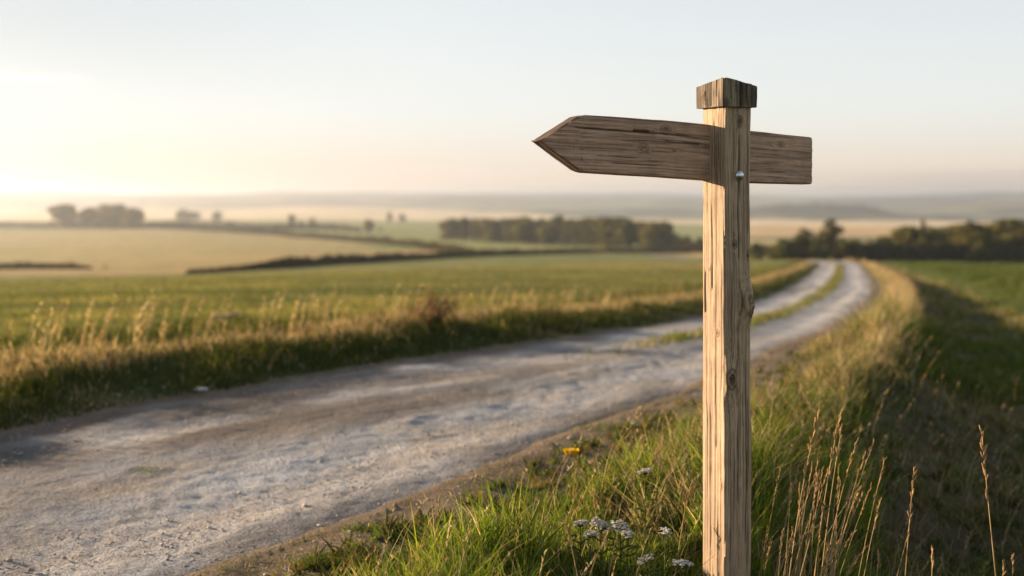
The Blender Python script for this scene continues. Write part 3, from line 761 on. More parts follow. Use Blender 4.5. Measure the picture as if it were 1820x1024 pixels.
def swept_wood(name, ring_fn, zs, mat, parent, colr, knots=(), cracks=(), seed=0, n_side=44, axis='z', grain=1.0):
    """prism with 4 displaced faces: ring_fn(z)-> (x0,x1,y0,y1)"""
    hw = np.linspace(-1, 1, n_side); hw = np.sign(hw)*np.abs(hw)**0.85
    sides = []
    for f in range(4):
        for k in range(n_side-1): sides.append((f, hw[k]))
    sides = np.array(sides); ns = len(sides); nz_ = len(zs)
    F = sides[:, 0].astype(int)[None, :].repeat(nz_, 0); a = sides[:, 1][None, :].repeat(nz_, 0); Z = zs[:, None].repeat(ns, 1)
    x0, x1, y0, y1 = [np.asarray(v)[:, None]*np.ones((1, ns)) for v in ring_fn(zs)]
    cx = (x0+x1)/2; cy = (y0+y1)/2; hx = (x1-x0)/2; hy = (y1-y0)/2
    # faces: 0 = front (y0) x from - to +, 1 = right (x1), 2 = back (y1), 3 = left (x0)
    X = np.select([F == 0, F == 1, F == 2], [cx+a*hx, x1, cx-a*hx], x0)
    Y = np.select([F == 0, F == 1, F == 2], [y0, cy+a*hy, y1], cy-a*hy)
    NX = np.select([F == 1, F == 3], [1.0, -1.0], 0.0); NY = np.select([F == 0, F == 2], [-1.0, 1.0], 0.0)
    am = np.where((F == 0) | (F == 2), a*hx, a*hy)*np.where(F >= 2, -1, 1)    # metres across the face, + towards +x / +y
    # warp the grain round the knots
    warp = np.zeros_like(am); kd = np.zeros_like(am); kb = np.zeros_like(am)
    for (kf, ka, kz, kr, bul, dark) in knots:
        m = (F == kf)
        da = am-ka; dz = (Z-kz)
        d = np.sqrt((da/kr)**2+(dz/(kr*1.6))**2)
        warp = warp+np.where(m, np.sign(da)*kr*0.9*np.exp(-(da/(kr*1.4))**2-(dz/(kr*2.6))**2), 0)
        kd = np.maximum(kd, np.where(m, dark*(1-sst(0.45, 1.0, d))*(0.85+0.15*np.sin(d*14)), 0))
        kd = np.maximum(kd, np.where(m, dark*0.75*np.exp(-((d-1.15)/0.18)**2), 0))
        kb = kb+np.where(m, bul*np.exp(-(d/1.5)**2)-bul*0.8*np.exp(-(d/0.45)**2), 0)
    ga = am+warp*0.9+0.004*(fbm(Z*4, F*7.1+am*8, seed+9, 2)-.5)
    g = fbm(ga*330, Z*2.2+F*13.7, seed, 4, .6); g2 = fbm(ga*90, Z*1.1+F*5.1, seed+4, 3)
    big = fbm(am*14, Z*2.0+F*31, seed+6, 3)
    disp = ((g-.5)*0.0032+(g2-.5)*0.003)*grain+(big-.5)*0.004
    groove = sst(.60, .74, g)*grain
    ck = np.zeros_like(am)
    for (cf, ca, z0, z1, w, dep) in cracks:
        m = (F == cf)
        c = ca+0.0035*(fbm(Z*9, Z*0+cf*3.3+ca*50, seed+12, 3)-.5)*2
        env = sst(z0, z0+0.05*(z1-z0)+1e-4, Z)*(1-sst(z1-0.25*(z1-z0), z1, Z))
        p = np.exp(-((am-c)/(w*(0.35+0.65*env)))**2)*env
        ck = np.maximum(ck, np.where(m, p, 0)); disp = disp-np.where(m, p*dep, 0)
    disp = disp+kb
    # soften and chew the arrises
    ed = np.abs(a); rnd = 0.003+0.010*fbm(Z*13, F*3.1, seed+20, 4)**2
    hw_ = np.where((F == 0) | (F == 2), hx, hy); de = (1-ed)*hw_
    drop = np.where(de < rnd, rnd-np.sqrt(np.maximum(rnd**2-(rnd-de)**2, 0)), 0)*0.8
    disp = disp-drop
    X = X+NX*disp; Y = Y+NY*disp
    # corner columns also need the neighbour's rounding
    first = (np.arange(ns) % (n_side-1)) == 0
    pull = -rnd*0.35
    PXn = np.roll(NX, 1, 1); PYn = np.roll(NY, 1, 1)
    X = X+np.where(first[None, :], PXn*pull, 0); Y = Y+np.where(first[None, :], PYn*pull, 0)
    c = np.ones(am.shape+(3,))*np.array(colr)
    c = c*(0.72+0.56*g2[..., None])*(0.82+0.36*big[..., None])
    streak = sst(.54, .66, fbm(ga*260, Z*4.2+F*3.3, seed+31, 4, .66))
    c = lerp(c, c*np.array((.45, .39, .33)), 0.6*streak[..., None])
    c = lerp(c, c*np.array((.36, .31, .27)), 0.85*groove[..., None])
    c = lerp(c, np.array((.035, .024, .016))*np.ones_like(c), np.clip(ck*1.3, 0, 1)[..., None]*0.92)
    c = lerp(c, np.array((.050, .028, .016))*np.ones_like(c), np.clip(kd, 0, 1)[..., None])
    V = np.stack([X, Y, Z], -1).reshape(-1, 3); I = np.arange(nz_*ns).reshape(nz_, ns)
    Q = np.stack([I[:-1], np.roll(I, -1, 1)[:-1], np.roll(I, -1, 1)[1:], I[1:]], -1).reshape(-1, 4)
    # caps as fans
    V = np.concatenate([V, [[V[I[0], 0].mean(), V[I[0], 1].mean(), zs[0]], [V[I[-1], 0].mean(), V[I[-1], 1].mean(), zs[-1]]]])
    m = nz_*ns; r0 = I[0]; r1 = I[-1]
    T = np.concatenate([np.stack([np.full(ns, m), np.roll(r0, -1), r0], 1), np.stack([np.full(ns, m+1), r1, np.roll(r1, -1)], 1)])
    Cc = np.concatenate([c.reshape(-1, 3), np.array(colr)[None].repeat(2, 0)*0.8])
    return V, Q, T, Cc

h2 = PW/2
def py2z(py, d): return EYE-(py-HOR)/FPX*d-zb
def post_ring(z):
    w = 0.006*(fbm(z*4, z*0+1, 90, 4)-.5)
    lx = 0.0015*np.sin(z*5)
    return (-h2+w, h2+w+lx, -h2-w, h2+w)
zt = py2z(186, 3.37)
d0 = 3.33
post_knots = [
 (0, 0.036, py2z(536, d0), 0.020, 0.022, 0.35), (0, 0.043, py2z(551, d0), 0.011, 0.006, 0.9), (0, -0.028, py2z(672, d0), 0.016, 0.009, 1.0), (0, -0.026, py2z(674, d0), 0.009, -.002, 1.0), (0, -0.046, py2z(668, d0), 0.026, 0.007, 0.0), (1, -0.040, py2z(541, d0), 0.016, 0.012, 0.4),
 (0, -0.010, py2z(435, d0), 0.0075, -0.004, 1.0), (0, 0.044, py2z(455, d0), 0.0075, -0.003, 1.0), (0, 0.008, py2z(215, d0), 0.0085, -.002, 1.0), (0, -0.018, py2z(863, d0), 0.003, 0, 1.0),
 (3, -0.018, py2z(592, d0), 0.006, 0.002, 0.85), (3, 0.02, py2z(480, d0), 0.004, 0.0, 0.7), (0, 0.006, py2z(217, d0), 0.009, 0.001, 0.8), (3, -0.036, py2z(860, d0), 0.005, 0.001, .6)]
post_cracks = [
 (0, 0.006, py2z(470, d0), py2z(205, d0), 0.0019, 0.006), (0, 0.030, py2z(980, d0), py2z(575, d0), 0.0014, 0.004), (0, 0.018, py2z(760, d0), py2z(690, d0), 0.0012, 0.003),
 (3, 0.005, py2z(520, d0), py2z(330, d0), 0.0018, 0.005), (3, 0.036, py2z(560, d0), py2z(475, d0), 0.0022, 0.006), (3, -0.02, py2z(1060, d0), py2z(900, d0), 0.0014, 0.004),
 (3, -0.012, py2z(800, d0), py2z(620, d0), 0.0011, 0.003), (3, 0.026, py2z(900, d0), py2z(700, d0), 0.0011, 0.003), (0, -0.03, py2z(1000, d0), py2z(760, d0), 0.0011, 0.003), (1, 0, .2, 1.2, .002, .005),
 (0, -0.022, py2z(640, d0), py2z(470, d0), .0012, .003), (0, 0.04, py2z(420, d0), py2z(230, d0), .0012, .003), (0, -0.004, py2z(900, d0), py2z(720, d0), .0013, .003), (3, 0.012, py2z(1000, d0), py2z(560, d0), .0010, .002), (3, -0.037, py2z(700, d0), py2z(420, d0), .0011, .003), (3, -0.004, py2z(300, d0), py2z(200, d0), .0012, .003)]
zs = np.arange(-0.25, zt, 0.0021)
V, Q, T, Cc = swept_wood('post', post_ring, zs, M_post, sign, (.355, .268, .178), post_knots, post_cracks, 100)
mesh_np('post', V, Q, T, M_post, Cc, True, sign)

# cap: a block whose top is cut to a ridge running from the nearest arris to the one behind
CW = 0.0635
zc0 = py2z(190.5, 3.33); zlow = py2z(155.5, 3.38); zhi = py2z(136, 3.28)
zs = np.linspace(0, 1, 60)
V, Q, T, Cc = swept_wood('post_cap', lambda z: (-CW+0*z, CW+0*z, -CW+0*z, CW+0*z), zs*0.09, M_post, sign, (.215, .172, .115),
    [(3, 0.02, .045, .008, .002, .8), (0, -0.02, .07, .006, .001, .7)], [(0, 0.005, -0.02, .12, .0018, .005), (3, -.03, .03, .12, .0016, .004), (3, .035, -.02, .06, .0014, .004), (0, .04, .0, .09, .0012, .003), (0, -.035, .02, .13, .0012, .003), (3, -.005, .0, .13, .0022, .007), (0, .022, .03, .13, .0020, .006), (3, .018, .04, .12, .0013, .004)], 140, grain=2.0)
f = V[:, 2]/0.09
dg = np.clip(((V[:, 0]-V[:, 1])/(2*CW)), -1, 1)      # 0 on the ridge line, +-1 at the outer corners
topz = lerp(zhi, zlow, np.abs(dg)**1.0)-0.004*sst(0.06, 0.0, np.abs(dg))+0.003*(fbm(V[:, 0]*60, V[:, 1]*60, 8, 2)-.5)
botz = zc0-0.006*((V[:, 0]+CW)/(2*CW) < .02)*0+0.004*(fbm(V[:, 0]*12, V[:, 1]*12, 7, 2)-.5)
V[:, 2] = lerp(botz, topz, f)
dark = sst(0.45, 0.66, fbm(V[:, 0]*40+V[:, 1]*40, V[:, 2]*16, 9, 4))[:, None]
Cc = lerp(Cc, Cc*np.array((.33, .33, .32)), dark*0.8)
mesh_np('post_cap', V, Q, T, M_post, Cc, True, sign)

# arm: board let through the post; outline in the arm plane, swept along its length
def arm_s(px):    # distance along -UX from the post for a photo column on the arm's front plane
    p0 = CORN+TX*0.065
    k = (px-910)/FPX
    # (p0x - s*UX.x) = k*(p0y - s*UX.y)
    return (p0[0]-k*p0[1])/(UX[0]-k*UX[1])
def arm_z(px, py):
    s = arm_s(px); d = (CORN+TX*0.065)[1]-s*UX[1]
    return EYE-(py-HOR)/FPX*d
top_o = [(960, 250.0), (1028, 206), (1041, 203.5), (1180, 213), (1262, 221.5), (1334, 232), (1440.5, 244.2), (1443, 245.5), (1444, 248)]
bot_o = [(960, 250.6), (1030, 303), (1041, 307.5), (1180, 315), (1262, 321), (1334, 325), (1440.5, 328), (1443, 327), (1444, 325)]
ts = np.array([-arm_s(p[0]) for p in top_o]); tz = np.array([arm_z(*p) for p in top_o])
bs = np.array([-arm_s(p[0]) for p in bot_o]); bz_ = np.array([arm_z(*p) for p in bot_o])
s0, s1 = ts[0], ts[-1]
ss = np.arange(s0, s1, 0.0025)
zm = world_z(EYE)
AT = 0.046
def arm_ring(s):
    return (np.interp(s, ts, tz)*0+zm+(np.interp(s, bs, bz_)-EYE), zm+(np.interp(s, ts, tz)-EYE), 0*s, AT+0*s)
ak = [(0, 0, 0, 0, 0, 0)]
midz = zm+0.14
def a_pt(px, py): return (arm_z(px, py)-EYE+zm, -arm_s(px))
def a_kn(px, py, r, bul, dark):
    z, s = a_pt(px, py); lo = np.interp(s, bs, bz_)-EYE+zm; hi = np.interp(s, ts, tz)-EYE+zm
    return (0, z-(lo+hi)/2, s, r, bul, dark)
def a_ck(px0, px1, py, w, dep):
    z, s = a_pt((px0+px1)/2, py); lo = np.interp(s, bs, bz_)-EYE+zm; hi = np.interp(s, ts, tz)-EYE+zm
    return (0, z-(lo+hi)/2, a_pt(px0, py)[1], a_pt(px1, py)[1], w, dep)
knots = [a_kn(1183, 230, .010, .002, .75), a_kn(1145, 262, .009, .003, .45), a_kn(1199, 268, .004, .001, .6), a_kn(1253, 259, .007, .002, .6), a_kn(1388, 257, .008, -.002, .85)]
cracks = [a_ck(1015, 1275, 236, .0018, .005), a_ck(1125, 1160, 234, .0035, .005), a_ck(1180, 1262, 254, .0014, .003), a_ck(1085, 1200, 293, .0012, .003), a_ck(1340, 1420, 281, .0013, .003), a_ck(1060, 1150, 279, .0010, .002)]
V, Q, T, Cc = swept_wood('pointer_arm', arm_ring, ss, M_arm, sign, (.42, .28, .195), knots, cracks, 200, n_side=60)
# sweep axes -> post axes: sweep z -> local x (from post), sweep x -> height, sweep y -> depth
lo_ = np.interp(V[:, 2], bs, bz_)-EYE+zm; hi_ = np.interp(V[:, 2], ts, tz)-EYE+zm
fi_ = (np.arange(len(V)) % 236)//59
bevel_shade = (((fi_ == 1) | (fi_ == 3)) & (V[:, 2] < ts[1]+.004))[:, None]       # shade on the point's bevels, painted into the wood colour
Cc = np.where(bevel_shade, Cc*np.array((.34, .34, .36)), Cc)
V2 = np.stack([V[:, 2]-h2, V[:, 1]-h2+0.065, V[:, 0]], 1)
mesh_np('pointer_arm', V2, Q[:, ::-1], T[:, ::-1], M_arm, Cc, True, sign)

# coach bolt on the near right face
bolt = MB()
bx = (1313.5-910)/FPX
# solve position on face y=-h2
p0 = CORN; k_ = bx
sft = (k_*p0[1]-p0[0])/(UX[0]-k_*UX[1]); bd = p0[1]+sft*UX[1]
bzl = py2z(312, bd); bxl = -h2+sft
prof = [(0.0150, -.004), (0.0152, 0.0015), (0.0140, 0.0042), (0.0118, 0.0078), (0.0085, 0.0105), (0.0045, 0.0120), (0.0, 0.0125)]
Vb = []; Qb = []
for i, (r, o) in enumerate(prof):
    for k in range(28):
        an = 2*math.pi*k/28; Vb.append((bxl+r*math.cos(an), -h2-0.0005-o, bzl+r*math.sin(an)))
for i in range(len(prof)-1):
    for k in range(28): Qb.append([i*28+k, i*28+(k+1) % 28, (i+1)*28+(k+1) % 28, (i+1)*28+k])
bolt.add(Vb, Qb)
bolt.build('bolt', mat_plain('zinc', (.55, .58, .62), .28, .5, 1.0, 90, .2), sign)

# ------------------------------------------------------------------ trees
def leaf_cards(centers, size, flat=0.5):
    n = len(centers)
    u = rng.normal(size=(n, 3)); u /= np.linalg.norm(u, axis=1, keepdims=True)
    w = rng.normal(size=(n, 3)); w = np.cross(u, w); w /= np.linalg.norm(w, axis=1, keepdims=True)
    s = size*rng.uniform(.6, 1.4, (n, 1))
    V = np.stack([centers-u*s, centers-w*s*flat, centers+u*s, centers+w*s*flat], 1)
    return V.reshape(-1, 3), (np.arange(n)*4)[:, None]+np.arange(4)[None]

def crown_points(blobs, n):
    w = np.array([b[1][0]*b[1][1]*b[1][2] for b in blobs]); j = rng.choice(len(blobs), n, p=w/w.sum())
    c = np.array([b[0] for b in blobs])[j]; r = np.array([b[1] for b in blobs])[j]
    v = rng.normal(size=(n, 3)); v /= np.linalg.norm(v, axis=1, keepdims=True)
    return c+v*r*rng.uniform(.45, 1.05, (n, 1))**.6

def make_tree(kind, name, seed, nleaf=2200):
    """unit-height tree; returns the thing with trunk and crown"""
    global rng
    old = rng; rng = np.random.default_rng(seed)
    t = thing(name, 'tree', 'tree')
    tr = MB(); bc = (.13, .085, .06); blobs = []
    if kind == 'broad':
        tr.tube([(0, 0, -.03), (.005, 0, .15), (.0, .01, .35), (.01, 0, .6)], [.035, .028, .02, .01], 7, bc)
        for i in range(9):
            a = rng.uniform(0, 6.28); r = rng.uniform(.12, .30); z = rng.uniform(.38, .82)
            r *= 1-abs(z-.5)*.9
            c = (r*math.cos(a), r*math.sin(a), z); s = rng.uniform(.13, .21)
            blobs.append((c, (s, s, s*.75))); tr.tube([(0, 0, .2+.2*rng.uniform()), (c[0]*.6, c[1]*.6, z-.1), c], [.014, .009, .004], 5, bc)
        blobs.append(((0, 0, .82), (.17, .17, .15))); blobs.append(((0, 0, .5), (.3, .3, .2)))
        for i in range(5):
            a = rng.uniform(0, 6.28); blobs.append(((.2*math.cos(a), .2*math.sin(a), rng.uniform(.14, .3)), (.17, .17, .14)))
        leafc = [(.075, .08, .025), (.12, .115, .036), (.17, .15, .045)]; size = .046
    elif kind == 'pine':
        tr.tube([(0, 0, -.03), (.004, 0, .3), (0, .006, .6), (.005, 0, .9)], [.022, .018, .013, .006], 7, (.22, .13, .09))
        for i in range(9):
            a = rng.uniform(0, 6.28); z = rng.uniform(.45, .88); r = rng.uniform(.03, .12)
            c = (r*math.cos(a), r*math.sin(a), z); s = rng.uniform(.09, .14)
            blobs.append((c, (s, s, s*.8))); tr.tube([(0, 0, z-.06), c], [.006, .003], 4, (.2, .12, .08))
        for i in range(8):
            a = rng.uniform(0, 6.28); z = rng.uniform(.12, .42); r = rng.uniform(.04, .12)
            blobs.append(((r*math.cos(a), r*math.sin(a), z), (.085, .085, .08)))
        blobs.append(((0, 0, .9), (.09, .09, .08)))
        leafc = [(.065, .075, .03), (.105, .105, .038), (.17, .155, .05)]; size = .034
    elif kind == 'cone':
        tr.tube([(0, 0, -.03), (0, 0, .5), (0, 0, .97)], [.03, .018, .004], 7, bc)
        for i in range(12):
            z = .14+.78*i/11; R = .27*(1-z)**.7+.02
            for k in range(3):
                a = rng.uniform(0, 6.28); blobs.append(((R*.55*math.cos(a), R*.55*math.sin(a), z), (R*.7, R*.7, .07)))
        leafc = [(.05, .06, .02), (.075, .08, .024), (.12, .11, .035)]; size = .036
    else:   # bush
        tr.tube([(0, 0, -.05), (.02, 0, .2), (.0, .03, .5)], [.04, .03, .012], 6, bc)
        for i in range(10):
            a = rng.uniform(0, 6.28); r = rng.uniform(.1, .52); z = rng.uniform(.2, .72)*(1-r*.55)
            c = (r*math.cos(a), r*math.sin(a), z); s = rng.uniform(.2, .3)
            blobs.append((c, (s, s, min(s, .27)))); tr.tube([(0, 0, .05), (c[0]*.6, c[1]*.6, z*.7), c], [.02, .014, .006], 5, bc)
        leafc = [(.055, .065, .02), (.08, .09, .026), (.13, .12, .038)]; size = .06
    tr.build('trunk', M_bark, t)
    P = crown_points(blobs, nleaf); P = P[P[:, 2] > .04]
    V, Q = leaf_cards(P, size)
    cl = np.array(leafc)[(fbm(P[:, 0]*9+20, P[:, 2]*9+P[:, 1]*7+20, seed, 2)*2.99).astype(int).clip(0, 2)]*rng.uniform(.7, 1.3, (len(P), 1))
    mesh_np('crown', V, Q, None, M_leaf, np.repeat(cl, 4, 0), False, t)
    rng = old
    return t

protos = {}
used = set()
def place(kind, var, px, basepy, toppy, label, name, cat, group, wide=1.0, rng_d=None):
    """put a tree with its foot at photo row basepy (or at distance rng_d) reaching up to row toppy"""
    if rng_d is None: p = at(px, basepy)
    else:
        x = (px-910)/FPX*rng_d; p = np.array([x, rng_d, gz(x, rng_d)])
    d = p[1]; H = (EYE-(toppy-HOR)/FPX*d)-p[2]
    key = (kind, var)
    if key not in protos: protos[key] = make_tree(kind, name, 300+hash2(np.array([var]), np.array([len(kind)]), 3)[0]*1e4.__int__() if False else 300+var*17+len(kind)*101); o = protos[key]
    else: o = copy_tree(protos[key])
    o.name = name; o.location = p; s = H
    o.scale = (s*wide, s*wide, s); o.rotation_euler = (0, 0, random.uniform(0, 6.28))
    tag(o, label, cat, group); return o

G_left = 'trees in the misty clump at far left'
place('broad', 0, 112, 406, 361, 'hazy round tree standing a gap apart at the left end of the misty clump', 'broadleaf_tree', 'tree', G_left, 1.6)
place('broad', 1, 160, 406, 367, 'low hazy tree next to the gap in the misty left clump', 'broadleaf_tree', 'tree', G_left, 1.6)
place('broad', 2, 186, 405, 361, 'tallest hazy tree in the middle of the misty left clump', 'broadleaf_tree', 'tree', G_left, 1.6)
place('broad', 0, 212, 406, 361, 'hazy domed tree right of the tallest in the misty left clump', 'broadleaf_tree', 'tree', G_left, 1.6)
place('broad', 1, 236, 407, 368, 'hazy tree closing the right end of the misty left clump', 'broadleaf_tree', 'tree', G_left, 1.6)
G_mist = 'lone trees fading in the morning mist'
place('broad', 2, 325, 393, 371, 'very pale tree almost lost in the mist, left of a pale pair', 'broadleaf_tree', 'tree', G_mist, 1.9)
place('broad', 1, 347, 392, 375, 'very pale low tree touching its taller neighbour in the mist', 'broadleaf_tree', 'tree', G_mist, 1.9)
place('broad', 0, 385, 393, 375, 'very pale tree standing alone beyond the mist pair', 'broadleaf_tree', 'tree', G_mist, 1.6)
place('bush', 0, 276, 405, 393, 'small misty bush just right of the left tree clump', 'bush', 'bush', G_mist, .6)
place('broad', 1, 518, 406, 380, 'upright misty tree above the upper field hedge', 'broadleaf_tree', 'tree', G_mist, .8)
place('broad', 0, 535, 407, 391, 'short misty tree wedged between two taller ones above the upper hedge', 'broadleaf_tree', 'tree', G_mist, 1.0)
place('broad', 2, 556, 407, 386, 'round misty tree right of the upright one above the upper hedge', 'broadleaf_tree', 'tree', G_mist, 1.0)
place('broad', 2, 654, 412, 388, 'lone round tree in the pale field left of the long wood', 'broadleaf_tree', 'tree', G_mist, 1.25)
place('bush', 1, 676, 412, 403, 'low bush at the foot of the lone round field tree', 'bush', 'bush', G_mist, .8)
place('broad', 1, 693, 394, 376, 'small far misty tree with a narrow top left of the long wood', 'broadleaf_tree', 'tree', G_mist, .9)
place('broad', 0, 715, 395, 380, 'small far misty tree with a flat top left of the long wood', 'broadleaf_tree', 'tree', G_mist, 1.3)
place('bush', 0, 152, 478, 470, 'left one of two small dark bushes on the tan field edge', 'bush', 'bush', 'bushes on the far left field edge', .6)
place('bush', 1, 187, 478, 470, 'right one of two small dark bushes on the tan field edge', 'bush', 'bush', 'bushes on the far left field edge', .55)

# the long wood in the middle distance
G_wood = 'trees of the long wood across the valley'
first_wood = 'bare-trunked tree within the long dark wood block across the valley'
for row in range(3):
    for i in range(26):
        u = (i+random.uniform(-.3, .3)+row*.33)/25.5
        px = 797+u*385
        if px > 1186 or px < 792: continue
        if 1122 < px < 1137: continue
        by = lerp(427, 446, min(1, max(0, u)))-row*1.6
        tp = 388+random.uniform(-3, 3)+1.5*math.sin(px*.045)+6*max(0, (u-.78)/.22)+3*(u < .06)
        if abs(px-993) < 9 and row == 0: tp = 381
        place('pine' if random.random() < .8 else 'broad', random.randrange(4), px, by, tp, first_wood, 'woodland_tree', 'tree', G_wood, random.uniform(1.15, 1.6))
for px, tp in ((1203, 421), (1222, 418), (1243, 421)):
    place('broad', random.randrange(3), px, 446, tp, 'low dark tree trailing off the right end of the long wood', 'broadleaf_tree', 'tree', 'low trees at the end of the long wood', 1.3)

# the belt of trees and bushes on the right beyond the crest
G_belt = 'trees and bushes in the dark belt on the right'
belt = [
 ('bush', 0, 1352, 424, .8, 'low dull bush left end of the belt, beside the post'), ('bush', 1, 1388, 419, 1.1, 'rounded yellow-green bush in the belt just left of the pointed trees'),
 ('cone', 0, 1432, 404, 2.1, 'shorter pointed tree with a sunlit left edge in the belt'), ('cone', 1, 1478, 388, 1.7, 'tallest pointed conifer of the belt above the road bend'),
 ('bush', 1, 1455, 424, .8, 'dark bush filling the gap between the two pointed trees'), ('bush', 2, 1512, 416, .8, 'dark bush right against the tallest conifer'),
 ('bush', 0, 1546, 418, .7, 'low dark bush under the gap in the belt'), ('bush', 1, 1572, 412, .7, 'rounded dark bush just left of where the belt rises'),
 ('broad', 1, 1612, 399, 1.5, 'broad tree at which the right belt rises'), ('broad', 2, 1652, 400, 1.55, 'broad tree below the thin spire in the belt'),
 ('cone', 1, 1640, 388, .6, 'thin spire-like tree poking above the right belt'), ('broad', 0, 1692, 397, 1.5, 'bushy tree right of the thin spire in the belt'),
 ('broad', 1, 1728, 392, 1.55, 'domed tree with golden top in the right belt'), ('broad', 2, 1766, 393, 1.55, 'dark domed tree second from the right frame edge'),
 ('broad', 0, 1806, 386, 1.55, 'dark tall tree cut by the right frame edge'), ('bush', 2, 1630, 424, .8, 'dark bush under the broad trees where the belt rises'),
 ('bush', 0, 1670, 422, .8, 'dark bush at the foot of the belt below the thin spire'), ('bush', 1, 1708, 420, .8, 'dark bush at the foot of the bushy belt tree'),
 ('bush', 2, 1748, 419, .8, 'dark bush at the foot of the golden domed tree'), ('bush', 0, 1790, 418, .8, 'dark bush at the foot of the belt near the right frame edge'),
 ('broad', 2, 1850, 388, 1.55, 'dark tree just beyond the right frame edge'), ('bush', 1, 1592, 420, .7, 'low dark bush in the dip of the belt')]
for kind, var, px, tp, wide, lab in belt:
    place(kind, var, px, 0, tp, lab, {'bush': 'bush', 'cone': 'conifer', 'broad': 'broadleaf_tree'}[kind], 'bush' if kind == 'bush' else 'tree', G_belt, wide, rng_d=random.uniform(178, 200))

# ------------------------------------------------------------------ hedges
def hedge(pts_px, hgt, wid, label, n=5000, name='hedge', sz=.16, bumps=.5):
    W = np.array([at(*p) if len(p) == 2 else np.array([(p[0]-910)/FPX*p[2], p[2], gz((p[0]-910)/FPX*p[2], p[2])]) for p in pts_px])
    L = np.concatenate([[0], np.cumsum(np.linalg.norm(np.diff(W[:, :2], axis=0), axis=1))])
    # even screen density: more leaves where it is near
    t = rng.uniform(0, 1, n); wts = np.cumsum(1/np.interp(np.linspace(0, L[-1], 400), L, W[:, 1])); wts = wts/wts[-1]
    s = np.interp(t, wts, np.linspace(0, L[-1], 400))
    x = np.interp(s, L, W[:, 0]); y = np.interp(s, L, W[:, 1])
    hh = hgt*(1-bumps+2*bumps*fbm(s/5.0, s*0, 55, 4))*(0.15+0.85*sst(0, L[-1]*.12, s))*(.4+.6*sst(L[-1], L[-1]*.92, s))
    a = rng.uniform(0, math.pi, n); r = rng.uniform(.5, 1, n)**.5
    y = y+np.cos(a)*wid*r; z = height(x, y)+np.sin(a)*hh*r
    V, Q = leaf_cards(np.stack([x, y, z], 1), sz*(0.6+y/180.0)[:, None])
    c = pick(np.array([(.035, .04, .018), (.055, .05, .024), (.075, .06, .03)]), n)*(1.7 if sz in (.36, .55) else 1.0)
    o = mesh_np(name, V, Q, None, M_hedge, np.repeat(c, 4, 0))
    return tag(o, label, 'hedge')
hedge(hedge_px['main'][2:], 0.9, 1.0, 'long dark hedge line behind the near green field', 9000, sz=.30)
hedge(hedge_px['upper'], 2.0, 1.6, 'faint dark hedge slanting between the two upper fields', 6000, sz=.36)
hedge([(-200, 480), (0, 479), (90, 478), (160, 478)], .6, .7, 'low brown hedge strip on the tan field at the left edge', 2500, sz=.22)
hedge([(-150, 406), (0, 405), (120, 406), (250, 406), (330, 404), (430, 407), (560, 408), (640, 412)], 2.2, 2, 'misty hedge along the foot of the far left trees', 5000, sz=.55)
hedge([(1190, 446), (1260, 450), (1340, 455)], 2.0, 2, 'dark hedge behind the post joining the wood to the belt', 3000, sz=.4)

hedge([(1480, 0, 186), (1560, 0, 186), (1650, 0, 184), (1760, 0, 182), (1900, 0, 180)], 2.6, 2.2, 'dark thicket along the foot of the right belt of trees', 9000, 'thicket', sz=.35)
# reddish shrub on the bank
def shrub(px, py, H, label, palette, n=900, name='shrub', spread=.55):
    p = at(px, py); t = thing(name, label, 'shrub', p)
    m = MB()
    P = []
    for i in range(26):
        a = rng.uniform(0, 6.28); l = rng.uniform(.1, spread)*H; z = rng.uniform(.55, 1)*H
        e = np.array([l*math.cos(a), l*math.sin(a), z]); mid_ = e*np.array([.4, .4, .55])
        m.tube([(0, 0, -.02), mid_, e], [.006, .004, .0015], 4, (.16, .09, .06))
        f = rng.uniform(.4, 1.02, (n//26, 1)); P.append(e*f+rng.normal(0, .035, (n//26, 3)))
    m.build('stem', M_bark, t)
    P = np.concatenate(P); V, Q = leaf_cards(P, .022)
    mesh_np('foliage', V, Q, None, M_leaf, np.repeat(pick(np.array(palette), len(P)), 4, 0), False, t)
    return t
shrub(772, 582, .33, 'reddish brown shrub rising from the straw on the left bank', [(.19, .12, .08), (.26, .18, .12), (.15, .11, .065), (.12, .11, .05)], 460, spread=.95)

# ------------------------------------------------------------------ small things on road and field
def stone(px, py, r, label, name, color, cat, sc=(1.5, 1, .6)):
    p = at(px, py); V0_, F_ = lump(1.0)
    me = bpy.data.meshes.new(name); 
    V = V0_*r*np.array(sc)*rng.uniform(.8, 1.2, (12, 1))+p+np.array([0, 0, r*.25])
    o = mesh_np(name, V, None, F_, mat_plain(name+'_surface', color, .8), None, True)
    md = o.modifiers.new('sub', 'SUBSURF'); md.levels = 2; md.render_levels = 2
    bpy.data.meshes.remove(me)
    return tag(o, label, cat)
stone(357, 695, (.034), 'white stone at the left road edge under the bank', 'stone', (.50, .49, .46), 'stone', (1.7, .9, .55))
stone(374, 690, .022, 'small white stone touching the larger one at the road edge', 'stone', (.66, .64, .6), 'stone', (1.2, 1, .7))
stone(1815, 873, .02, 'small white stone in the dark grass at the right frame edge', 'stone', (.72, .70, .68), 'stone', (1.2, 1, .6))
# pale log in the near field
p = at(400, 572); lg = MB()
ls_ = 50/FPX*p[1]/.68
a_ = np.array([-.34, 0, .10]); b_ = np.array([.34, .05, .20])
pts = [lerp(a_, b_, t)+np.array([0, 0, .015*math.sin(t*9)]) for t in np.linspace(0, 1, 9)]
lg.tube([p+v*ls_ for v in pts], np.array([.05, .062, .06, .055, .058, .054, .05, .046, .035])*ls_*.8, 10, (.46, .31, .23))
lg.tube([p+np.array([.1, 0, .15])*ls_, p+np.array([.2, .05, .25])*ls_], [.02*ls_, .012*ls_], 6, (.4, .27, .2))
tag(lg.build('log', mat_vcol('pale_bark', .85)), 'pale bare log lying aslant in the green field', 'log')

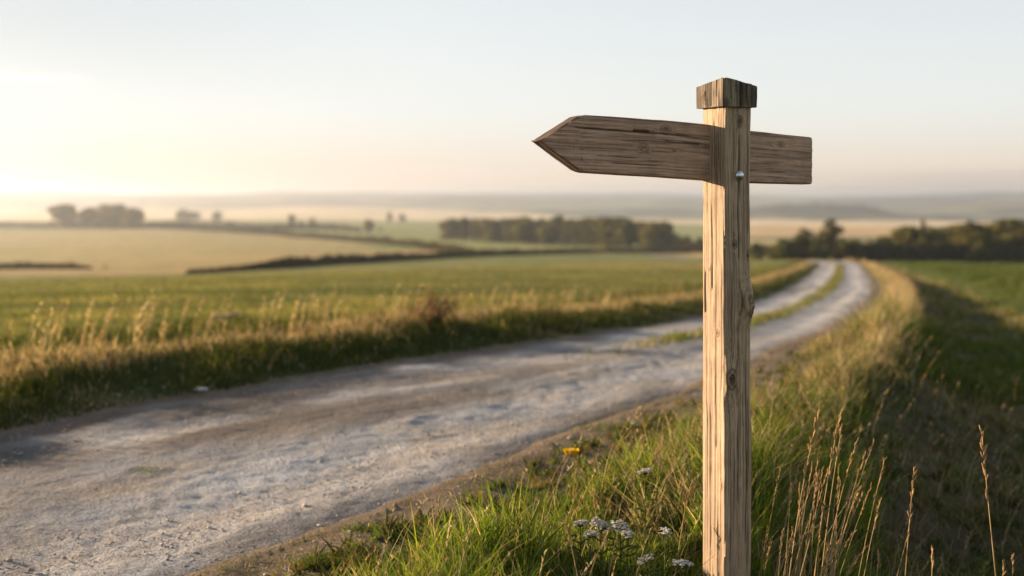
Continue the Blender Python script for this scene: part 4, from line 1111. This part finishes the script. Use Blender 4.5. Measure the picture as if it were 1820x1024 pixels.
def tuft(px, py, n, rad, H, label, name='grass_tuft', pal=GREEN, seed=0, sx=1.0):
    p = at(px, py); 
    an_ = rng.uniform(0, 6.28, n); ra_ = 1.7*np.sqrt(rng.uniform(0, 1, n)); x = np.cos(an_)*ra_*rad*sx; y = np.sin(an_)*ra_*rad*.6
    sL, sR = road_s(p[0]+x, p[1]+y)
    ins = np.maximum(sL, sR) < 0
    z = np.where(ins, base_h(p[0]+x, p[1]+y)-.015, height(p[0]+x, p[1]+y)-.01)
    P = np.stack([p[0]+x, p[1]+y, z], 1)
    V, Q, T, C_ = blades(P, rng.uniform(.5, 1.2, n)*H, rng.uniform(.003, .006, n), rng.uniform(0, 6.28, n), rng.uniform(.3, 1.1, n), pick(pal, n)*1.15, 3)
    a2 = np.linspace(0, 2*math.pi, 24, endpoint=False); rb = 1.75*(0.85+.3*rng.uniform(0, 1, 24))      # the matted turf the blades grow from
    rx = np.concatenate([[0], np.cos(a2)*rb*rad*sx]); ry = np.concatenate([[0], np.sin(a2)*rb*rad*.6])
    sL, sR = road_s(p[0]+rx, p[1]+ry); rz = np.where(np.maximum(sL, sR) < 0, base_h(p[0]+rx, p[1]+ry)-.03, height(p[0]+rx, p[1]+ry)-.012); rz[0] += .026
    ft = np.array([[0, 1+k, 1+(k+1) % 24] for k in range(24)])+len(V)
    V = np.concatenate([V, np.stack([p[0]+rx, p[1]+ry, rz], 1)]); T = np.concatenate([T, ft]); C_ = np.concatenate([C_, np.full((25, 3), 1.)*np.array((.055, .06, .025))])
    return tag(mesh_np(name, V, Q, T, M_grass, C_), label, 'grass tuft')
tuft(262, 864, 420, .055, .045, 'green grass tuft growing alone in the middle of the gravel road')
tuft(320, 850, 90, .03, .03, 'tiny grass tuft on the road beside a bigger one')
tuft(585, 1002, 700, .07, .05, 'flat green tuft on the dirt at the bottom edge of the photo')
tuft(655, 944, 380, .06, .035, 'yellowish tuft on the dirt beside the dark road edge')
tuft(470, 818, 160, .06, .02, 'sparse dull tuft in a hollow of the road', pal=GREEN*.8)
tuft(1120, 762, 420, .11, .05, 'low yellow-green tuft on bare dirt left of the post', sx=1.6)

# ------------------------------------------------------------------ flowers and dry stalks
M_flower = mat_leaf('petal', .25, .25, 60)
def bezier(p0, p1, p2, n=9):
    t = np.linspace(0, 1, n)[:, None]; return (1-t)**2*p0+2*t*(1-t)*p1+t*t*p2
def pix(px, py, d): return np.array([(px-910)/FPX*d, d, EYE-(py-HOR)/FPX*d])

def yarrow(px, py, d, R, label, group='white yarrow heads in the verge', n=70, bx=0):
    top = pix(px, py, d); g = np.array([top[0]+bx, d+.01, 0]); g[2] = gz(g[0], g[1])
    t = thing('yarrow', label, 'flower', g, group); st = MB(); fl = MB()
    tp = top-g
    c1 = np.array([0, 0, tp[2]*.6])
    B_ = bezier(np.zeros(3), c1, tp-np.array([0, 0, R*.55]))
    st.tube(B_, np.linspace(.0022, .0014, len(B_)), 5, (.10, .12, .04))
    for k in range(14):
        f = rng.uniform(.2, .85); q_ = B_[int(f*8)]; a = rng.uniform(0, 6.28)
        st.tube([q_, q_+np.array([math.cos(a)*.02, math.sin(a)*.02, .012]), q_+np.array([math.cos(a)*.045, math.sin(a)*.045, .008])], [.0018, .003, .0006], 4, (.09, .12, .035))
    V_, F_ = lump(1.0); tl = rng.uniform(-.45, .45, 2)
    for i in range(n):
        a = rng.uniform(0, 6.28); r = R*math.sqrt(rng.uniform())
        q_ = tp+np.array([r*math.cos(a), r*math.sin(a), R*.22*(1-(r/R)**2)+rng.uniform(-.006, .006)+r*math.cos(a)*tl[0]+r*math.sin(a)*tl[1]])
        if i % 3 == 0: st.tube([tp-np.array([0, 0, R*.55]), lerp(tp-np.array([0, 0, R*.4]), q_, .6), q_], [.0012, .0009, .0007], 4, (.11, .12, .05))
        w = rng.uniform(.42, .68); b = (w, w, w*rng.uniform(.92, 1.05)) if rng.uniform() < .85 else (.4, .36, .24)
        for k in range(4):
            an = rng.uniform(0, 6.28)
            fl.add(V_*np.array([.0028, .0028, .0014])*rng.uniform(.8, 1.3)+q_+np.array([.0032*math.cos(an), .0032*math.sin(an), rng.uniform(0, .0012)]), None, F_, b)
    st.build('stem', M_stem, t); fl.build('flower_head', M_flower, t)
yarrow(1068, 934, 3.28, .028, 'white yarrow head at the centre of the cluster left of the post')
yarrow(1103, 938, 3.26, .030, 'widest white yarrow head on the right side of the cluster')
yarrow(1032, 931, 3.32, .020, 'small white yarrow head on the left side of the cluster')
yarrow(1050, 950, 3.22, .019, 'low greenish white yarrow head beneath the cluster', n=40)
yarrow(1116, 950, 3.20, .017, 'small white yarrow head hanging at the lower right of the cluster', n=45)
yarrow(1147, 838, 3.75, .023, 'soft white yarrow head standing alone above the cluster', n=60)
yarrow(1183, 945, 3.30, .018, 'sparse white yarrow head between the cluster and the post', n=30)
yarrow(1214, 1003, 3.15, .026, 'white yarrow head low beside the foot of the post', n=50)
yarrow(1148, 995, 3.12, .020, 'pale yarrow head deep in the grass under the cluster', n=35)

def petal_flower(px, py, d, R, npet, color, centre, label, name, cat, tilt=0.5, heads=((0, 0),)):
    top = pix(px, py, d); g = np.array([top[0], d, 0]); g[2] = gz(g[0], g[1])
    t = thing(name, label, cat, g); st = MB(); tp0 = top-g
    for (ox, oz) in heads:
        tp = tp0+np.array([ox, 0, oz])
        st.tube(bezier(np.array([0, 0, -.01]), np.array([ox*.2+.01, 0, tp[2]*.6]), tp), np.linspace(.0022, .0016, 9), 5, (.1, .13, .04))
        fl = MB(); ce = MB()
        for k in range(npet):
            a = 2*math.pi*k/npet+rng.uniform(-.1, .1)
            dr_ = np.array([math.cos(a), math.sin(a)*.8, tilt+rng.uniform(-.15, .2)]); dr_ /= np.linalg.norm(dr_)
            sd = np.array([-math.sin(a), math.cos(a), 0])
            L = R*rng.uniform(.85, 1.1); w = R*1.9/npet+R*.12
            V_ = [tp, tp+dr_*L*.5-sd*w*.8, tp+dr_*L*.5+sd*w*.8, tp+dr_*L*.9-sd*w*.7, tp+dr_*L*.9+sd*w*.7, tp+dr_*L+np.array([0, 0, -.1*R])]
            fl.add(V_, [[1, 2, 4, 3]], [[0, 2, 1], [3, 4, 5]], color)
        V_, F_ = lump(R*.28); ce.add(V_*np.array([1, 1, .6])+tp+np.array([0, 0, R*.15]), None, F_, centre)
        fl.build('petals', M_flower, t); ce.build('flower_centre', M_flower, t)
    st.build('stem', M_stem, t)
petal_flower(1012, 811, 4.75, .037, 13, (.85, .58, .01), (.6, .34, .01), 'yellow dandelion-like flower on the dirt edge of the verge', 'yellow_flower', 'flower', 1.5, ((-.008, .002), (.02, 0)))
petal_flower(797, 938, 3.55, .020, 9, (.75, .76, .78), (.6, .45, .05), 'small white daisy-like flower at the left tip of the grass', 'white_flower', 'flower', .25)
petal_flower(882, 992, 3.3, .008, 7, (.75, .5, .02), (.6, .34, .01), 'tiny yellow flower low in the tall grass', 'yellow_flower', 'flower', .5)

def stalk(tip, basep, d, label, group, head=0.16, bend=.5, thick=1.0, rich=14, dark=1.0):
    """dry stem from a base column to a tip, both at about distance d; the top carries spikelets"""
    top = pix(tip[0], tip[1], d); bx = (basep-910)/FPX*d
    bd = d+rng.uniform(-.06, .06); g = np.array([bx, bd, 0]); g[2] = gz(bx, bd)
    t = thing('dry_grass_stalk', label, 'grass stalk', g, group)
    tp = top-g; ctl = np.array([tp[0]*(1-bend)*.6, tp[1]*.5, tp[2]*.62])
    Bz = bezier(np.array([0, 0, -.02]), ctl, tp, 14)
    cs = np.array((.43, .32, .17))*rng.uniform(.8, 1.15)*dark
    st = MB(); st.tube(Bz, np.linspace(.0017, .0008, 14)*thick, 5, cs); st.build('stem', M_stem, t)
    hd = MB(); V_, F_ = lump(1.0)
    seg = np.linalg.norm(np.diff(Bz, axis=0), axis=1); Ls_ = np.concatenate([[0], np.cumsum(seg)])
    for i in range(rich):
        f = Ls_[-1]-head*(i+.5)/rich*rng.uniform(.8, 1.1)
        q_ = np.array([np.interp(f, Ls_, Bz[:, k]) for k in range(3)]); q2 = np.array([np.interp(min(f+.01, Ls_[-1]), Ls_, Bz[:, k]) for k in range(3)])
        tn = (q2-q_); tn = tn/(np.linalg.norm(tn)+1e-9) if np.linalg.norm(tn) > 1e-6 else np.array([0, 0, 1.])
        sd = rng.normal(size=3); sd -= tn*sd.dot(tn); sd /= np.linalg.norm(sd)
        ax = tn+sd*rng.uniform(.1, .45); ax /= np.linalg.norm(ax)
        ln = rng.uniform(.007, .013)*thick; w = ln*.16
        s1_ = np.cross(ax, sd); s1_ /= np.linalg.norm(s1_); s2_ = np.cross(ax, s1_)
        W_ = V_[:, :1]*s1_*w+V_[:, 1:2]*s2_*w+V_[:, 2:]*ax*ln
        hd.add(W_+q_+ax*ln*.7+sd*.0012, None, F_, cs*rng.uniform(.65, 1.2)*np.array((1.03, .90, .82)))
    hd.build('seed_head', M_stem, t)
    return t
solo = [
 ((1745, 765), 1800, 3.25, 'tall lone grass stalk leaning left near the right frame edge', .20, -.2, 1.35, 20),
 ((1625, 830), 1592, 3.30, 'upright lone grass stalk in the dark gap between clump and right edge', .17, .1, 1.15, 18),
 ((1457, 728), 1392, 3.35, 'tall stalk with a bright feathery tip at the top left of the clump', .19, .4, 1.2, 20),
 ((1496, 728), 1424, 3.40, 'tallest stalk on the right of the clump with a brushy tip', .2, .4, 1.2, 20),
 ((1497, 757), 1440, 3.36, 'stalk just below the tallest one with a nodding head', .13, .3, 1.1, 14),
 ((1523, 784), 1445, 3.42, 'slanting stalk with a head level with the forked stalk', .12, .4, 1.0, 14),
 ((1573, 815), 1480, 3.35, 'thin straight stalk slanting far right out of the clump', .12, .2, .9, 16),
 ((1565, 888), 1490, 3.30, 'short stalk bending right low in the gap', .10, .3, .9, 12),
 ((1463, 893), 1530, 3.28, 'stiff stalk leaning left across the others', .07, -.1, 1.2, 8),
 ((1616, 945), 1548, 3.25, 'short pale stalk slanting right near the bottom', .05, .3, .9, 8),
 ((1563, 983), 1490, 3.2, 'orange stalk arching low at the bottom', .06, -.5, 1.1, 8),
 ((1658, 980), 1640, 3.2, 'stubby bright stalk at the bottom edge right of the upright one', .05, .1, 1.4, 6),
 ((1787, 1000), 1750, 3.2, 'short curved stalk low beside the lone right stalk', .05, .4, 1.0, 6),
 ((1800, 990), 1797, 3.22, 'short straight stalk at the foot of the lone right stalk', .05, .1, 1.0, 8),
 ((1228, 860), 1206, 3.45, 'dry stalk crossing just left of the post', .11, .3, 1.2, 14),
 ((1172, 800), 1130, 4.1, 'soft blurred stalk standing left of the post', .10, .2, 1.2, 12),
 ((1054, 876), 1070, 3.5, 'pale straight straw above the yarrow cluster', .06, .1, 1.2, 8),
 ((1008, 940), 1040, 3.12, 'dark bent straw in front of the yarrow cluster', .05, .1, 1.2, 8),
 ((780, 884), 775, 3.4, 'thin single straw at the left end of the tall grass', .06, .1, 1.0, 8)]
G_st = 'dry grass stalks in the foreground'
for tip, bp, d, lab, hd_, bend, th, rich in solo: stalk(tip, bp, d, lab, G_st, hd_, bend, th, rich)
lab_c = 'dry golden grass stalk in the dense clump right of the post'
for i in range(50):
    bp = random.gauss(1402, 38); tip = (bp+random.uniform(5, 135), random.uniform(775, 990))
    if tip[0] < 1345: continue
    stalk(tip, bp, random.uniform(3.2, 3.65), lab_c, G_st, random.uniform(.06, .14), random.uniform(.1, .5), random.uniform(.65, .95), random.randint(8, 16))

# ------------------------------------------------------------------ haze
zmin = float(GH.min())-1.5; ztop = max(float(GH.max())+12, 34.0); ex = 9800.0
V = np.array([(sx*ex, sy*ex, z) for z in (zmin, ztop) for sy in (-1, 1) for sx in (-1, 1)], float)
Qh = [[0, 2, 3, 1], [4, 5, 7, 6], [0, 1, 5, 4], [2, 6, 7, 3], [0, 4, 6, 2], [1, 3, 7, 5]]
t = NT('haze_air'); pv = t.n('ShaderNodeVolumePrincipled')
pv.inputs['Color'].default_value = (.70, .76, .85, 1); pv.inputs['Density'].default_value = HAZE_DENSITY; pv.inputs['Anisotropy'].default_value = 0.74
t.l(pv.outputs[0], t.out.inputs['Volume'])
tag(mesh_np('haze', V, Qh, None, t.m), kind='stuff')
